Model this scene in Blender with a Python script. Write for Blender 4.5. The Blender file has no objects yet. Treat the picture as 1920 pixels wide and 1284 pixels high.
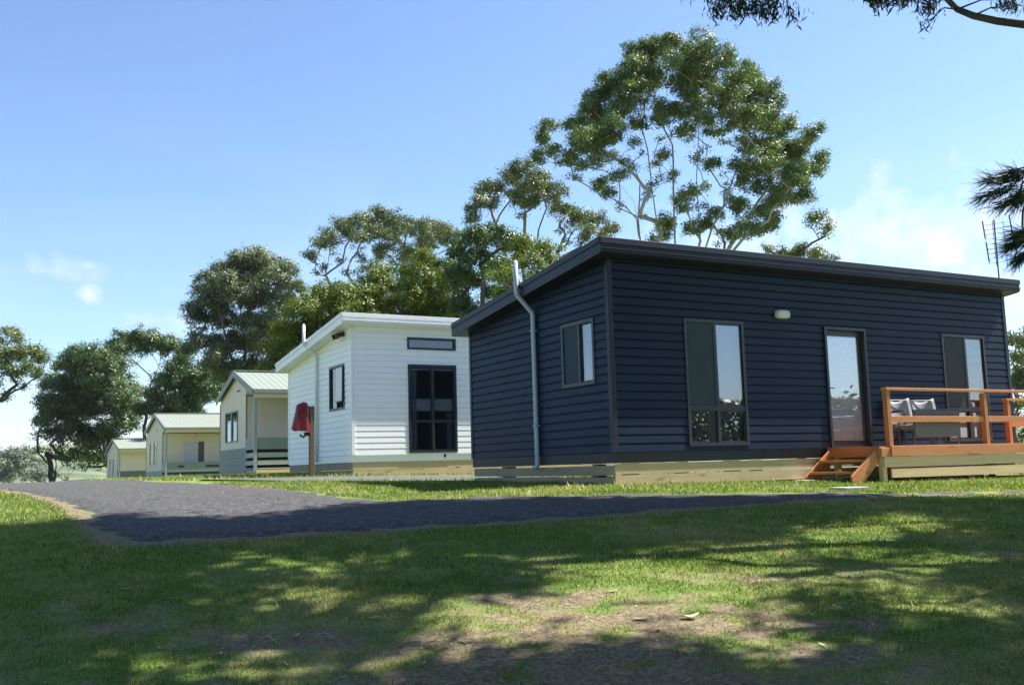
import bpy, bmesh, math, random
import numpy as np
from mathutils import Vector, Matrix
from mathutils.geometry import delaunay_2d_cdt

S = bpy.context.scene
COL = S.collection
random.seed(7)
RNG = np.random.default_rng(11)

# ------------------------------------------------------------------ camera
HAZE = 0.00009
F_PX, PITCH, ROLL = 1883.62, 0.1235, 0.0279      # photo 1920 px wide
cam_d = bpy.data.cameras.new('camera')
cam_d.sensor_width = 36.0
cam_d.lens = F_PX / 1920 * 36.0
cam_d.clip_start = 0.1
cam_d.clip_end = 6000
cam = bpy.data.objects.new('camera', cam_d)
COL.objects.link(cam)
cam.matrix_world = Matrix.Rotation(math.pi / 2 + PITCH, 4, 'X') @ Matrix.Rotation(-ROLL, 4, 'Z')
S.camera = cam

YAW = 0.51
U2 = Vector((math.cos(YAW), math.sin(YAW)))      # along the cabin fronts, to the right and away
V2 = Vector((-math.sin(YAW), math.cos(YAW)))     # from the fronts to the backs

# ------------------------------------------------------------------ light
SUN = Vector((0.75 * U2.x - 0.115 * V2.x, 0.75 * U2.y - 0.115 * V2.y, 1.0)).normalized()
sun_el = math.asin(SUN.z)
sun_az = math.atan2(SUN.x, SUN.y)                # clockwise from +Y
sd = bpy.data.lights.new('sun', 'SUN')
sd.energy = 5.0
sd.angle = math.radians(0.53)
sd.color = (1.0, 0.95, 0.87)
so = bpy.data.objects.new('sun', sd)
COL.objects.link(so)
so.rotation_euler = SUN.to_track_quat('Z', 'Y').to_euler()
so.location = (20, -5, 40)

W = bpy.data.worlds.new('World')
S.world = W
W.use_nodes = True
wn, wl = W.node_tree.nodes, W.node_tree.links
bg = wn['Background']
bg.inputs['Strength'].default_value = 0.080
sky = wn.new('ShaderNodeTexSky')
sky.sky_type = 'NISHITA'
sky.sun_disc = False
sky.sun_elevation = sun_el
sky.sun_rotation = sun_az
sky.altitude = 100
sky.air_density = 1.0
sky.dust_density = 0.6
sky.ozone_density = 5.5

def wmath(op, a, b=None, clamp=False):
    n = wn.new('ShaderNodeMath'); n.operation = op; n.use_clamp = clamp
    for i, v in enumerate((a, b)):
        if v is None: continue
        if isinstance(v, (int, float)): n.inputs[i].default_value = v
        else: wl.new(v, n.inputs[i])
    return n.outputs[0]
wtc = wn.new('ShaderNodeTexCoord')
wdir = wtc.outputs['Generated']
wsep = wn.new('ShaderNodeSeparateXYZ'); wl.new(wdir, wsep.inputs[0])
# thin high cloud veils everywhere low in the sky, some small cumulus puffs among them
wmap = wn.new('ShaderNodeMapping'); wmap.inputs['Scale'].default_value = (2.2, 2.2, 9.0)
wl.new(wdir, wmap.inputs[0])
wnz = wn.new('ShaderNodeTexNoise'); wnz.inputs['Scale'].default_value = 1.3; wnz.inputs['Detail'].default_value = 7
wnz.inputs['Roughness'].default_value = 0.55; wnz.inputs['Distortion'].default_value = 0.35
wl.new(wmap.outputs[0], wnz.inputs['Vector'])
veil = wmath('MULTIPLY', wmath('SUBTRACT', wnz.outputs['Fac'], 0.43), 2.6, True)
low = wmath('SUBTRACT', 1.0, wmath('MULTIPLY', wsep.outputs[2], 2.6), True)
veil = wmath('MULTIPLY', wmath('MULTIPLY', veil, low), 0.42, True)
wnz2 = wn.new('ShaderNodeTexNoise'); wnz2.inputs['Scale'].default_value = 26; wnz2.inputs['Detail'].default_value = 6
wnz2.inputs['Roughness'].default_value = 0.6
wl.new(wdir, wnz2.inputs['Vector'])
def sky_dir(px, py):
    a0, b0 = px - 960, py - 642
    cr, sr = math.cos(ROLL), math.sin(ROLL)
    a, b = a0 * cr - b0 * sr, a0 * sr + b0 * cr
    x, z = a / F_PX, -b / F_PX
    c, s = math.cos(PITCH), math.sin(PITCH)
    return Vector((x, c - s * z, s + c * z)).normalized()
PUFFS = [((95, 507), 0.034, 0.010, 0.6), ((120, 500), 0.05, 0.014, 0.35), ((162, 497), 0.012, 0.007, 0.6), ((168, 553), 0.009, 0.009, 0.75), ((1770, 478), 0.034, 0.020, 1.0),
         ((1720, 500), 0.05, 0.02, 0.6), ((310, 600), 0.05, 0.012, 0.3), ((1690, 450), 0.22, 0.055, 0.70), ((1880, 390), 0.16, 0.04, 0.60), ((1600, 520), 0.20, 0.04, 0.6), ((1850, 560), 0.2, 0.05, 0.7)]
cloud = veil
for (c, rx, rz, amt) in PUFFS:
    d = sky_dir(*c)
    vs = wn.new('ShaderNodeVectorMath'); vs.operation = 'SUBTRACT'
    wl.new(wdir, vs.inputs[0]); vs.inputs[1].default_value = d
    vm = wn.new('ShaderNodeVectorMath'); vm.operation = 'MULTIPLY'
    wl.new(vs.outputs[0], vm.inputs[0]); vm.inputs[1].default_value = (1 / rx, 1 / rx, 1 / rz)
    vl = wn.new('ShaderNodeVectorMath'); vl.operation = 'LENGTH'; wl.new(vm.outputs[0], vl.inputs[0])
    k = wmath('SUBTRACT', 1.1, vl.outputs['Value'])
    k = wmath('ADD', k, wmath('MULTIPLY', wmath('SUBTRACT', wnz2.outputs['Fac'], 0.52), 4.0))
    k = wmath('MULTIPLY', wmath('MULTIPLY', k, 0.75, True), amt)
    cloud = wmath('MAXIMUM', cloud, k)
wmix = wn.new('ShaderNodeMix'); wmix.data_type = 'RGBA'
wl.new(cloud, wmix.inputs['Factor'])
wl.new(sky.outputs[0], wmix.inputs['A'])
wmix.inputs['B'].default_value = (4.9, 5.0, 5.5, 1)
wl.new(wmix.outputs['Result'], bg.inputs['Color'])

S.view_settings.view_transform = 'Standard'
S.view_settings.look = 'None'
S.view_settings.exposure = 1.52
S.view_settings.gamma = 1.0
S.view_settings.use_curve_mapping = False
S.render.engine = 'CYCLES'
S.cycles.max_bounces = 8
S.cycles.transparent_max_bounces = 12

# ------------------------------------------------------------------ helpers
def ray(px, py):
    a0, b0 = px - 960, py - 642
    cr, sr = math.cos(ROLL), math.sin(ROLL)
    a, b = a0 * cr - b0 * sr, a0 * sr + b0 * cr
    x, z = a / F_PX, -b / F_PX
    c, s = math.cos(PITCH), math.sin(PITCH)
    return Vector((x, c - s * z, s + c * z))

def at(px, py, depth):
    """world point at the given distance ahead that was measured at a photo pixel"""
    r = ray(px, py)
    return r * (depth / r.y)

def project(x, y, z):
    c, s = math.cos(PITCH), math.sin(PITCH)
    Y = c * y + s * z; Z = -s * y + c * z
    a, b = F_PX * x / Y, -F_PX * Z / Y
    cr, sr = math.cos(ROLL), math.sin(ROLL)
    return 960 + a * cr + b * sr, 642 - a * sr + b * cr

def tag(o, label=None, cat=None, group=None, kind=None):
    if label: o['label'] = label
    if cat: o['category'] = cat
    if group: o['group'] = group
    if kind: o['kind'] = kind
    return o

def empty(name, loc, rz=0.0):
    o = bpy.data.objects.new(name, None)
    o.empty_display_size = 0.2
    o.location = loc
    o.rotation_euler = (0, 0, rz)
    COL.objects.link(o)
    return o

class MB:
    def __init__(self): self.v = []; self.f = []
    def poly(self, pts):
        n = len(self.v); self.v += [tuple(p) for p in pts]; self.f.append(tuple(range(n, n + len(pts))))
        return self
    def box(self, x0, x1, y0, y1, z0, z1):
        n = len(self.v)
        self.v += [(x, y, z) for z in (z0, z1) for y in (y0, y1) for x in (x0, x1)]
        self.f += [tuple(n + i for i in q) for q in ((0, 2, 3, 1), (4, 5, 7, 6), (0, 1, 5, 4), (2, 6, 7, 3), (0, 4, 6, 2), (1, 3, 7, 5))]
        return self
    def prism(self, a, b):
        """solid between two matching polygons"""
        n = len(self.v); k = len(a)
        self.v += [tuple(p) for p in a] + [tuple(p) for p in b]
        self.f.append(tuple(range(n, n + k))[::-1]); self.f.append(tuple(range(n + k, n + 2 * k)))
        for i in range(k):
            j = (i + 1) % k
            self.f.append((n + i, n + j, n + k + j, n + k + i))
        return self
    def tube(self, pts, rad, sides=8, cap=True):
        pts = [Vector(p) for p in pts]
        if not isinstance(rad, (list, tuple)): rad = [rad] * len(pts)
        n = len(self.v); up = Vector((0.13, 0.27, 0.95)); prev = None
        for i, p in enumerate(pts):
            t = (pts[min(i + 1, len(pts) - 1)] - pts[max(i - 1, 0)])
            t = t.normalized() if t.length > 1e-9 else Vector((0, 0, 1))
            if prev is None:
                a = t.cross(up)
                if a.length < 1e-3: a = t.cross(Vector((1, 0, 0)))
                a.normalize()
            else:
                a = (prev - t * prev.dot(t))
                a = a.normalized() if a.length > 1e-6 else t.orthogonal().normalized()
            prev = a; b = t.cross(a)
            for k in range(sides):
                w = 2 * math.pi * k / sides
                self.v.append(tuple(p + (a * math.cos(w) + b * math.sin(w)) * rad[i]))
        for i in range(len(pts) - 1):
            for k in range(sides):
                q = (k + 1) % sides
                self.f.append((n + i * sides + k, n + i * sides + q, n + (i + 1) * sides + q, n + (i + 1) * sides + k))
        if cap:
            self.f.append(tuple(n + k for k in range(sides))[::-1])
            self.f.append(tuple(n + (len(pts) - 1) * sides + k for k in range(sides)))
        return self
    def build(self, name, mat, parent=None, smooth=False, bevel=0.0, kind=None, weld=False):
        me = bpy.data.meshes.new(name)
        me.from_pydata(self.v, [], self.f)
        if weld:
            b_ = bmesh.new(); b_.from_mesh(me); bmesh.ops.remove_doubles(b_, verts=b_.verts, dist=1e-5); bmesh.ops.recalc_face_normals(b_, faces=b_.faces); b_.to_mesh(me); b_.free()
        if mat: me.materials.append(mat)
        if smooth: me.polygons.foreach_set('use_smooth', [True] * len(me.polygons))
        me.update()
        o = bpy.data.objects.new(name, me)
        COL.objects.link(o)
        if parent: o.parent = parent
        if bevel:
            m = o.modifiers.new('edge', 'BEVEL'); m.width = bevel; m.segments = 2; m.limit_method = 'ANGLE'
        if kind: o['kind'] = kind
        return o

def mesh_np(name, verts, faces_flat, k, mat, parent=None, smooth=False):
    """mesh from numpy arrays; every face has k corners"""
    me = bpy.data.meshes.new(name)
    nf = len(faces_flat) // k
    me.vertices.add(len(verts)); me.vertices.foreach_set('co', np.asarray(verts, np.float32).ravel())
    me.loops.add(len(faces_flat)); me.loops.foreach_set('vertex_index', np.asarray(faces_flat, np.int32))
    me.polygons.add(nf)
    me.polygons.foreach_set('loop_start', np.arange(nf, dtype=np.int32) * k)
    me.polygons.foreach_set('loop_total', np.full(nf, k, np.int32))
    if smooth: me.polygons.foreach_set('use_smooth', np.ones(nf, bool))
    me.materials.append(mat)
    me.update(calc_edges=True)
    o = bpy.data.objects.new(name, me)
    COL.objects.link(o)
    if parent: o.parent = parent
    return o

# ------------------------------------------------------------------ materials
class NT:
    def __init__(self, name):
        self.m = bpy.data.materials.new(name); self.m.use_nodes = True
        self.n, self.l = self.m.node_tree.nodes, self.m.node_tree.links
        self.p = self.n['Principled BSDF']; self.out = self.n['Material Output']
        self.tc = self.n.new('ShaderNodeTexCoord')
    def set(self, k, v):
        if isinstance(v, (int, float)): self.p.inputs[k].default_value = v
        elif isinstance(v, tuple): self.p.inputs[k].default_value = v if len(v) == 4 else (*v, 1)
        else: self.l.new(v, self.p.inputs[k])
    def noise(self, scale, detail=4, rough=0.55, stretch=None, vec=None, dist=0.0):
        v = vec if vec is not None else self.tc.outputs['Object']
        if stretch:
            mp = self.n.new('ShaderNodeMapping'); mp.inputs['Scale'].default_value = stretch
            self.l.new(v, mp.inputs[0]); v = mp.outputs[0]
        t = self.n.new('ShaderNodeTexNoise'); t.inputs['Scale'].default_value = scale
        t.inputs['Detail'].default_value = detail; t.inputs['Roughness'].default_value = rough; t.inputs['Distortion'].default_value = dist
        self.l.new(v, t.inputs['Vector'])
        return t.outputs['Fac']
    def ramp(self, fac, stops):
        r = self.n.new('ShaderNodeValToRGB'); e = r.color_ramp.elements
        while len(e) < len(stops): e.new(0.5)
        for i, (p, c) in enumerate(stops):
            e[i].position = p; e[i].color = (*c, 1) if len(c) == 3 else c
        self.l.new(fac, r.inputs[0]); return r.outputs[0]
    def mix(self, fac, a, b, mode='MIX'):
        x = self.n.new('ShaderNodeMix'); x.data_type = 'RGBA'; x.blend_type = mode
        for k, v in (('Factor', fac), ('A', a), ('B', b)):
            if isinstance(v, (int, float)): x.inputs[k].default_value = v
            elif isinstance(v, tuple): x.inputs[k].default_value = (*v, 1) if len(v) == 3 else v
            else: self.l.new(v, x.inputs[k])
        return x.outputs['Result']
    def math(self, op, a, b=None, clamp=False):
        x = self.n.new('ShaderNodeMath'); x.operation = op; x.use_clamp = clamp
        for i, v in enumerate((a, b)):
            if v is None: continue
            if isinstance(v, (int, float)): x.inputs[i].default_value = v
            else: self.l.new(v, x.inputs[i])
        return x.outputs[0]
    def bump(self, h, strength=0.3, dist=0.01):
        b = self.n.new('ShaderNodeBump'); b.inputs['Strength'].default_value = strength; b.inputs['Distance'].default_value = dist
        self.l.new(h, b.inputs['Height']); self.l.new(b.outputs[0], self.p.inputs['Normal'])
    def attr(self, name):
        a = self.n.new('ShaderNodeAttribute'); a.attribute_name = name; return a
    def island(self):
        return self.n.new('ShaderNodeNewGeometry').outputs['Random Per Island']
    def objrand(self):
        return self.n.new('ShaderNodeObjectInfo').outputs['Random']

def paint(name, c, rough=0.45, var=0.12, spec=0.5, metal=0.0, dirt=None):
    t = NT(name)
    n = t.noise(1.6, 5)
    a = tuple(x * (1 - var) for x in c); b = tuple(min(1, x * (1 + var)) for x in c)
    col = t.ramp(n, [(0.3, a), (0.7, b)])
    r = t.objrand()
    col = t.mix(t.math('MULTIPLY', r, 0.10), col, tuple(x * 0.6 for x in c))
    if dirt:
        d = t.noise(7, 6, 0.65, stretch=(1, 1, 0.35))
        col = t.mix(t.math('MULTIPLY', t.math('SUBTRACT', d, 0.52, True), 1.6, True), col, dirt)
    t.set('Base Color', col)
    t.set('Roughness', t.math('ADD', t.math('MULTIPLY', t.noise(9, 3), 0.2), rough - 0.1))
    t.set('Metallic', metal); t.set('Specular IOR Level', spec)
    t.bump(t.noise(60, 2), 0.05, 0.003)
    return t.m

def wood(name, c1, c2, axis=0, rough=0.7, knots=True, grain=0.35):
    t = NT(name)
    st = [9, 9, 9]; st[axis] = 0.7
    n = t.noise(2.2, 6, 0.6, stretch=tuple(st), dist=0.6)
    st2 = [60, 60, 60]; st2[axis] = 1.5
    n2 = t.noise(1.5, 4, 0.7, stretch=tuple(st2))
    col = t.ramp(n, [(0.25, c1), (0.75, c2)])
    col = t.mix(t.math('MULTIPLY', n2, grain), col, tuple(x * 0.5 for x in c1))
    col = t.mix(t.math('MULTIPLY', t.objrand(), 0.3), col, tuple(x * 0.72 for x in c2))
    if knots:
        st3 = [5, 5, 5]; st3[axis] = 1.6
        k = t.noise(1.2, 1, 0.4, stretch=tuple(st3))
        col = t.mix(t.math('MULTIPLY', t.math('SUBTRACT', k, 0.69, True), 6, True), col, tuple(x * 0.35 for x in c1))
    t.set('Base Color', col); t.set('Roughness', rough)
    t.bump(n2, 0.35, 0.004)
    return t.m

def plain(name, c, rough=0.5, metal=0.0, spec=0.5):
    t = NT(name)
    n = t.noise(12, 4)
    t.set('Base Color', t.ramp(n, [(0.3, tuple(x * 0.88 for x in c)), (0.7, tuple(min(1, x * 1.08) for x in c))]))
    t.set('Roughness', rough); t.set('Metallic', metal); t.set('Specular IOR Level', spec)
    return t.m

def glass(name, tint=(0.6, 0.65, 0.7), base=0.14):
    t = NT(name); t.n.remove(t.p)
    g = t.n.new('ShaderNodeBsdfGlossy'); g.inputs['Roughness'].default_value = 0.01; g.inputs['Color'].default_value = (0.92, 0.96, 1, 1)
    tr = t.n.new('ShaderNodeBsdfTransparent'); tr.inputs['Color'].default_value = (*(x ** .5 for x in tint), 1)
    lw = t.n.new('ShaderNodeLayerWeight'); lw.inputs['Blend'].default_value = .5
    f = t.math('ADD', t.math('MULTIPLY', t.math('POWER', lw.outputs['Facing'], 4.0), 0.8), base, True)
    b = t.n.new('ShaderNodeBump'); b.inputs['Strength'].default_value = 0.03; b.inputs['Distance'].default_value = 0.01
    t.l.new(t.noise(2.0, 2), b.inputs['Height']); t.l.new(b.outputs[0], g.inputs['Normal'])
    mx = t.n.new('ShaderNodeMixShader'); t.l.new(f, mx.inputs[0]); t.l.new(tr.outputs[0], mx.inputs[1]); t.l.new(g.outputs[0], mx.inputs[2])
    t.l.new(mx.outputs[0], t.out.inputs['Surface'])
    return t.m

def screen(name, c=(0.075, 0.10, 0.125), op=0.72):
    t = NT(name); t.n.remove(t.p)
    d = t.n.new('ShaderNodeBsdfDiffuse'); d.inputs['Color'].default_value = (*c, 1)
    tr = t.n.new('ShaderNodeBsdfTransparent')
    mx = t.n.new('ShaderNodeMixShader'); mx.inputs[0].default_value = op
    t.l.new(tr.outputs[0], mx.inputs[1]); t.l.new(d.outputs[0], mx.inputs[2]); t.l.new(mx.outputs[0], t.out.inputs['Surface'])
    return t.m

def leaf_mat(name, cols, rough=0.42, trans=0.3, spec=0.5, patch=0.5):
    t = NT(name)
    r = t.island()
    col = t.ramp(r, [(i / (len(cols) - 1), c) for i, c in enumerate(cols)])
    n = t.noise(patch, 3)
    col = t.mix(t.math('MULTIPLY', n, 0.5), col, tuple(x * 0.7 for x in cols[0]))
    t.set('Base Color', col); t.set('Roughness', rough); t.set('Specular IOR Level', spec)
    tl = t.n.new('ShaderNodeBsdfTranslucent')
    t.l.new(t.mix(1.0, col, (1.0, 1.15, 0.45), 'MULTIPLY'), tl.inputs['Color'])
    mx = t.n.new('ShaderNodeMixShader'); mx.inputs[0].default_value = trans
    t.l.new(t.p.outputs[0], mx.inputs[1]); t.l.new(tl.outputs[0], mx.inputs[2])
    t.l.new(mx.outputs[0], t.out.inputs['Surface'])
    return t.m

def bark_mat(name, c1, c2):
    t = NT(name)
    n = t.noise(1.6, 6, 0.6, stretch=(3, 3, 0.5))
    t.set('Base Color', t.ramp(n, [(0.3, c1), (0.65, c2)])); t.set('Roughness', 0.85)
    t.bump(t.noise(8, 5, 0.6, stretch=(3, 3, 0.6)), 0.5, 0.03)
    return t.m

M = {}
M['navy'] = paint('navy_paint', (0.0050, 0.0165, 0.0435), 0.5, 0.1, spec=0.22, dirt=(0.013, 0.018, 0.030))
M['navy_trim'] = paint('navy_trim_paint', (0.012, 0.018, 0.034), 0.45, 0.08, spec=0.35)
M['dark_frame'] = paint('dark_window_frame', (0.022, 0.027, 0.036), 0.4, 0.06)
M['steel_bearer'] = paint('dark_steel', (0.018, 0.017, 0.019), 0.55, 0.2)
M['white'] = paint('white_paint', (0.90, 0.91, 0.915), 0.42, 0.015, dirt=(0.76, 0.77, 0.765))
M['white_trim'] = paint('white_trim_paint', (0.82, 0.83, 0.84), 0.35, 0.03)
M['cream'] = paint('cream_panel', (0.76, 0.645, 0.505), 0.6, 0.04)
M['sage'] = paint('sage_panel', (0.15, 0.185, 0.150), 0.5, 0.08)
M['sage_trim'] = paint('sage_trim', (0.19, 0.225, 0.195), 0.45, 0.08)
M['cream_rail'] = paint('pale_rail', (0.34, 0.37, 0.31), 0.5, 0.08)
M['roof_green'] = paint('pale_green_roof', (0.215, 0.245, 0.205), 0.5, 0.03)
M['post_grey'] = paint('blue_grey_post', (0.26, 0.31, 0.33), 0.45, 0.06)
M['pvc'] = paint('grey_pvc', (0.36, 0.42, 0.50), 0.35, 0.05)
M['pvc_white'] = paint('white_pvc', (0.7, 0.71, 0.72), 0.35, 0.05)
M['pine'] = wood('weathered_pine', (0.48, 0.36, 0.19), (0.68, 0.53, 0.31), 0)  # front planks: sunlit lightness is put into the colour
M['pine_side'] = wood('weathered_pine_side', (0.27, 0.21, 0.12), (0.40, 0.32, 0.19), 1)  # same planks on the side face, darkened in colour for their shade
M['pine_green'] = wood('treated_pine', (0.64, 0.45, 0.23), (0.84, 0.64, 0.36), 0)
M['merbau'] = wood('stained_deck_timber', (0.50, 0.175, 0.050), (0.68, 0.285, 0.095), 0, 0.55)
M['merbau_v'] = wood('stained_post_timber', (0.42, 0.145, 0.045), (0.58, 0.235, 0.08), 2, 0.55)
M['merbau_y'] = wood('stained_cross_timber', (0.42, 0.145, 0.045), (0.58, 0.235, 0.08), 1, 0.55)
M['old_post'] = wood('brown_post_timber', (0.10, 0.065, 0.04), (0.17, 0.115, 0.07), 2)
M['glass'] = glass('window_glass', (0.68, 0.73, 0.78), 0.15)
M['glass_dark'] = glass('tinted_window_glass', (0.42, 0.45, 0.50), 0.09)
M['glass_door'] = glass('door_glass', (0.95, 0.97, 0.98), 0.20)
M['screen'] = screen('fly_screen_mesh')
M['interior'] = plain('interior_wall', (0.42, 0.40, 0.37), 0.8)
M['blind'] = plain('blind_cloth', (0.30, 0.32, 0.36), 0.7)
M['blind_white'] = plain('white_blind', (0.80, 0.81, 0.83), 0.6)
M['blind_dark'] = plain('dark_blind', (0.10, 0.10, 0.11), 0.7)
M['lilac'] = plain('pale_curtain', (0.55, 0.53, 0.60), 0.7)
M['black'] = plain('black_plastic', (0.015, 0.015, 0.017), 0.45)
M['lamp'] = plain('opal_lamp_cover', (0.62, 0.62, 0.60), 0.3)
M['alu'] = plain('galvanised_metal', (0.35, 0.36, 0.37), 0.45, 0.6)
M['dark_alu'] = plain('weathered_aluminium', (0.10, 0.10, 0.11), 0.5, 0.4)
M['sling'] = plain('grey_sling_fabric', (0.15, 0.148, 0.152), 0.8)
M['sling_pale'] = plain('pale_sling_fabric', (0.29, 0.295, 0.30), 0.8)
M['concrete'] = plain('pale_concrete', (0.36, 0.355, 0.33), 0.85)
M['dry_leaf'] = plain('dry_leaf', (0.36, 0.29, 0.17), 0.7)
M['pale_leaf'] = plain('pale_dry_leaf', (0.46, 0.40, 0.26), 0.75)
M['twig'] = plain('grey_twig', (0.30, 0.25, 0.19), 0.8)
def red_vinyl():
    t = NT('red_vinyl')
    n = t.noise(6, 4)
    t.set('Base Color', t.ramp(n, [(0.3, (0.11, 0.005, 0.009)), (0.7, (0.21, 0.009, 0.015))])); t.set('Roughness', 0.38)
    t.bump(t.noise(5, 3, stretch=(1, 1, 0.4)), 0.5, 0.03)
    return t.m
M['red'] = red_vinyl()

# ------------------------------------------------------------------ ground shape
ANCH = np.array([(1.5, 15.4, -.31), (-.8, 19.5, -.27), (-3.7, 22.9, -.08), (-6, 27, -.06), (-8.2, 30.8, -.02), (-10.2, 35, -.09),
    (-17.8, 51, -.2), (-20, 55, -.2), (-30.3, 77, -.27), (-33, 82, -.3), (-41, 90, -.34), (-46, 90, -.3), (-.05, 5.6, -1.16), (-2.8, 5.6, -1.09),
    (2.7, 5.6, -1.24), (0, 10.2, -.58), (-3.6, 9, -.57), (0, 13.2, -.37), (5.83, 16.5, -.42), (8.8, 18, -.45), (5, 13, -.5), (-4.7, 11, -.38),
    (-7.64, 15, -.2), (0, 0, -1.75), (-6, 0, -1.6), (6, 0, -1.8), (12, 8, -1.0), (-12, 8, -.6), (20, 25, -.5), (10, 40, -.2), (0, 60, -.2),
    (-25, 30, -.3), (-40, 60, -.3), (40, 60, -.4), (0, -20, -2.2), (40, 0, -1.6), (-40, 0, -1.2), (-70, 90, -.5), (30, 90, -.4)])
def tps_k(r2):
    return 0.5 * r2 * np.log(r2 + 1e-9)
_n = len(ANCH)
_K = tps_k(((ANCH[:, None, :2] - ANCH[None, :, :2]) ** 2).sum(-1)) + np.eye(_n) * 2.0
_P = np.c_[np.ones(_n), ANCH[:, :2]]
_A = np.block([[_K, _P], [_P.T, np.zeros((3, 3))]])
_w = np.linalg.solve(_A, np.r_[ANCH[:, 2], 0, 0, 0])
def gz(x, y):
    """height of the ground"""
    x = np.asarray(x, float); y = np.asarray(y, float)
    sh = x.shape
    q = np.c_[x.ravel(), y.ravel()]
    out = np.empty(len(q))
    for i in range(0, len(q), 20000):
        s = q[i:i + 20000]
        out[i:i + 20000] = tps_k(((s[:, None, :] - ANCH[None, :, :2]) ** 2).sum(-1)) @ _w[:_n] + _w[_n] + s @ _w[_n + 1:]
    d = np.hypot(q[:, 0], q[:, 1])
    k = np.clip((d - 85) / 40, 0, 1); k = k * k * (3 - 2 * k)
    fall = -0.4 - 9 * np.clip((d - 85) / 150, 0, 1)
    out = out * (1 - k) + fall * k
    bump = 0.016 * np.sin(q[:, 0] * 2.1 + 1.3 * np.sin(q[:, 1] * 1.7)) * np.sin(q[:, 1] * 2.6 + 0.7 * np.sin(q[:, 0] * 2.3))
    out += bump * np.clip(1.5 - d / 14, 0, 1)
    return out.reshape(sh)
def gz1(x, y):
    return float(gz(np.array([x]), np.array([y]))[0])
def ground_at(px, py):
    """where the line of sight measured at a photo pixel meets the ground"""
    r = ray(px, py); lo, hi = 2.0, 130.0
    ts = np.concatenate([np.linspace(3, 30, 400), np.linspace(30, 130, 300)])
    z = gz(ts * r.x / r.y, ts); dz = ts * r.z / r.y - z
    i = np.argmax(dz < 0)
    t = ts[i] if dz[i] < 0 else 95.0
    if i > 0 and dz[i] < 0:
        t = ts[i - 1] + (ts[i] - ts[i - 1]) * dz[i - 1] / (dz[i - 1] - dz[i])
    return np.array([t * r.x / r.y, t])

def resample(pts, n):
    pts = np.asarray(pts, float); d = np.r_[0, np.cumsum(np.hypot(*np.diff(pts, axis=0).T))]
    s = np.linspace(0, d[-1], n)
    return np.c_[np.interp(s, d, pts[:, 0]), np.interp(s, d, pts[:, 1])]
# the sealed road: edges in metres (x, y)
NEAR_EDGE = [ground_at(*q) for q in ((1700, 931), (1560, 938), (1420, 947), (1180, 965), (900, 985), (640, 1000), (400, 1014), (240, 1022), (190, 1015), (165, 990), (148, 968), (115, 948), (60, 930), (0, 919))]
NEAR_EDGE = [np.array([12.5, 15.2])] + NEAR_EDGE + [np.array([-30, 38.0]), np.array([-62, 66.0])]
FAR_EDGE = [ground_at(*q) for q in ((1700, 925), (1560, 924), (1420, 924.5), (1150, 928), (900, 934), (720, 939), (620, 930), (540, 918))]
FAR_EDGE = [np.array([12.6, 15.9])] + FAR_EDGE + [np.array([-13.5, 30.0]), np.array([-22, 47.0]), np.array([-36, 73.0]), np.array([-46, 92.0]), np.array([-58, 108.0])]
NE, FE = resample(NEAR_EDGE, 420), resample(FAR_EDGE, 420)
NE_D, FE_D = resample(NEAR_EDGE, 1100)[:420], resample(FAR_EDGE, 900)[:330]
ROAD_POLY = np.r_[NE, FE[::-1]]
def in_poly(x, y, poly):
    x = np.asarray(x); y = np.asarray(y); c = np.zeros(x.shape, bool); j = len(poly) - 1
    for i in range(len(poly)):
        xi, yi = poly[i]; xj, yj = poly[j]
        if yi != yj:
            k = ((yi > y) != (yj > y)) & (x < (xj - xi) * (y - yi) / (yj - yi) + xi)
            c ^= k
        j = i
    return c
def edge_dist(x, y, line):
    d = np.full(np.asarray(x).shape, 1e9)
    for q in line: d = np.minimum(d, (x - q[0]) ** 2 + (y - q[1]) ** 2)
    return np.sqrt(d)

B0 = Vector((1.5165, 15.3916, -0.2962))         # front left corner of the blue cabin at the ground
E0 = Vector((-3.6771, 22.8995, -0.0741))        # the same of the white cabin
def bl(u, v, z=0.0):
    return Vector((B0.x + U2.x * u + V2.x * v, B0.y + U2.y * u + V2.y * v, B0.z + z))

DIRT = [(-1.5, 6.3, 1.0, .45, .75), (.2, 6.2, 1.2, .5, 1.1), (1.1, 6.8, 1.5, .55, 1.15), (.2, 7.3, 1.3, .38, .8), (.3, 5.6, 1.6, .5, 1.1), (-2.6, 6.7, .9, .5, .6), (2.6, 8.2, .9, .3, .5),
        (3.0, 9.6, .9, .25, .45), (-.4, 7.9, .9, .28, .5), (1.7, 8.0, .8, .3, .6), (-2.2, 5.6, 1.0, .3, .6), (1.9, 6.1, .8, .5, .8), (4.1, 8.9, .8, .3, .5), (-1.2, 5.4, 1, .5, .8), (3.0, 7.2, .5, .3, .5)]
def dirt_amount(x, y):
    d = np.zeros(np.shape(x))
    for (cx, cy, rx, ry, a) in DIRT:
        d = np.maximum(d, a * np.exp(-(((x - cx) / rx) ** 2 + ((y - cy) / ry) ** 2)))
    w = (np.sin(x * 5.1 + 2 * np.sin(y * 3.7)) * np.sin(y * 6.3 + 1.7 * np.sin(x * 4.1)) + 0.6 * np.sin(x * 13 + y * 7) * np.sin(y * 15 - x * 5))
    d = d * (.86 + 0.42 * w)
    return np.clip(d, 0, 1.2)

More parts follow.
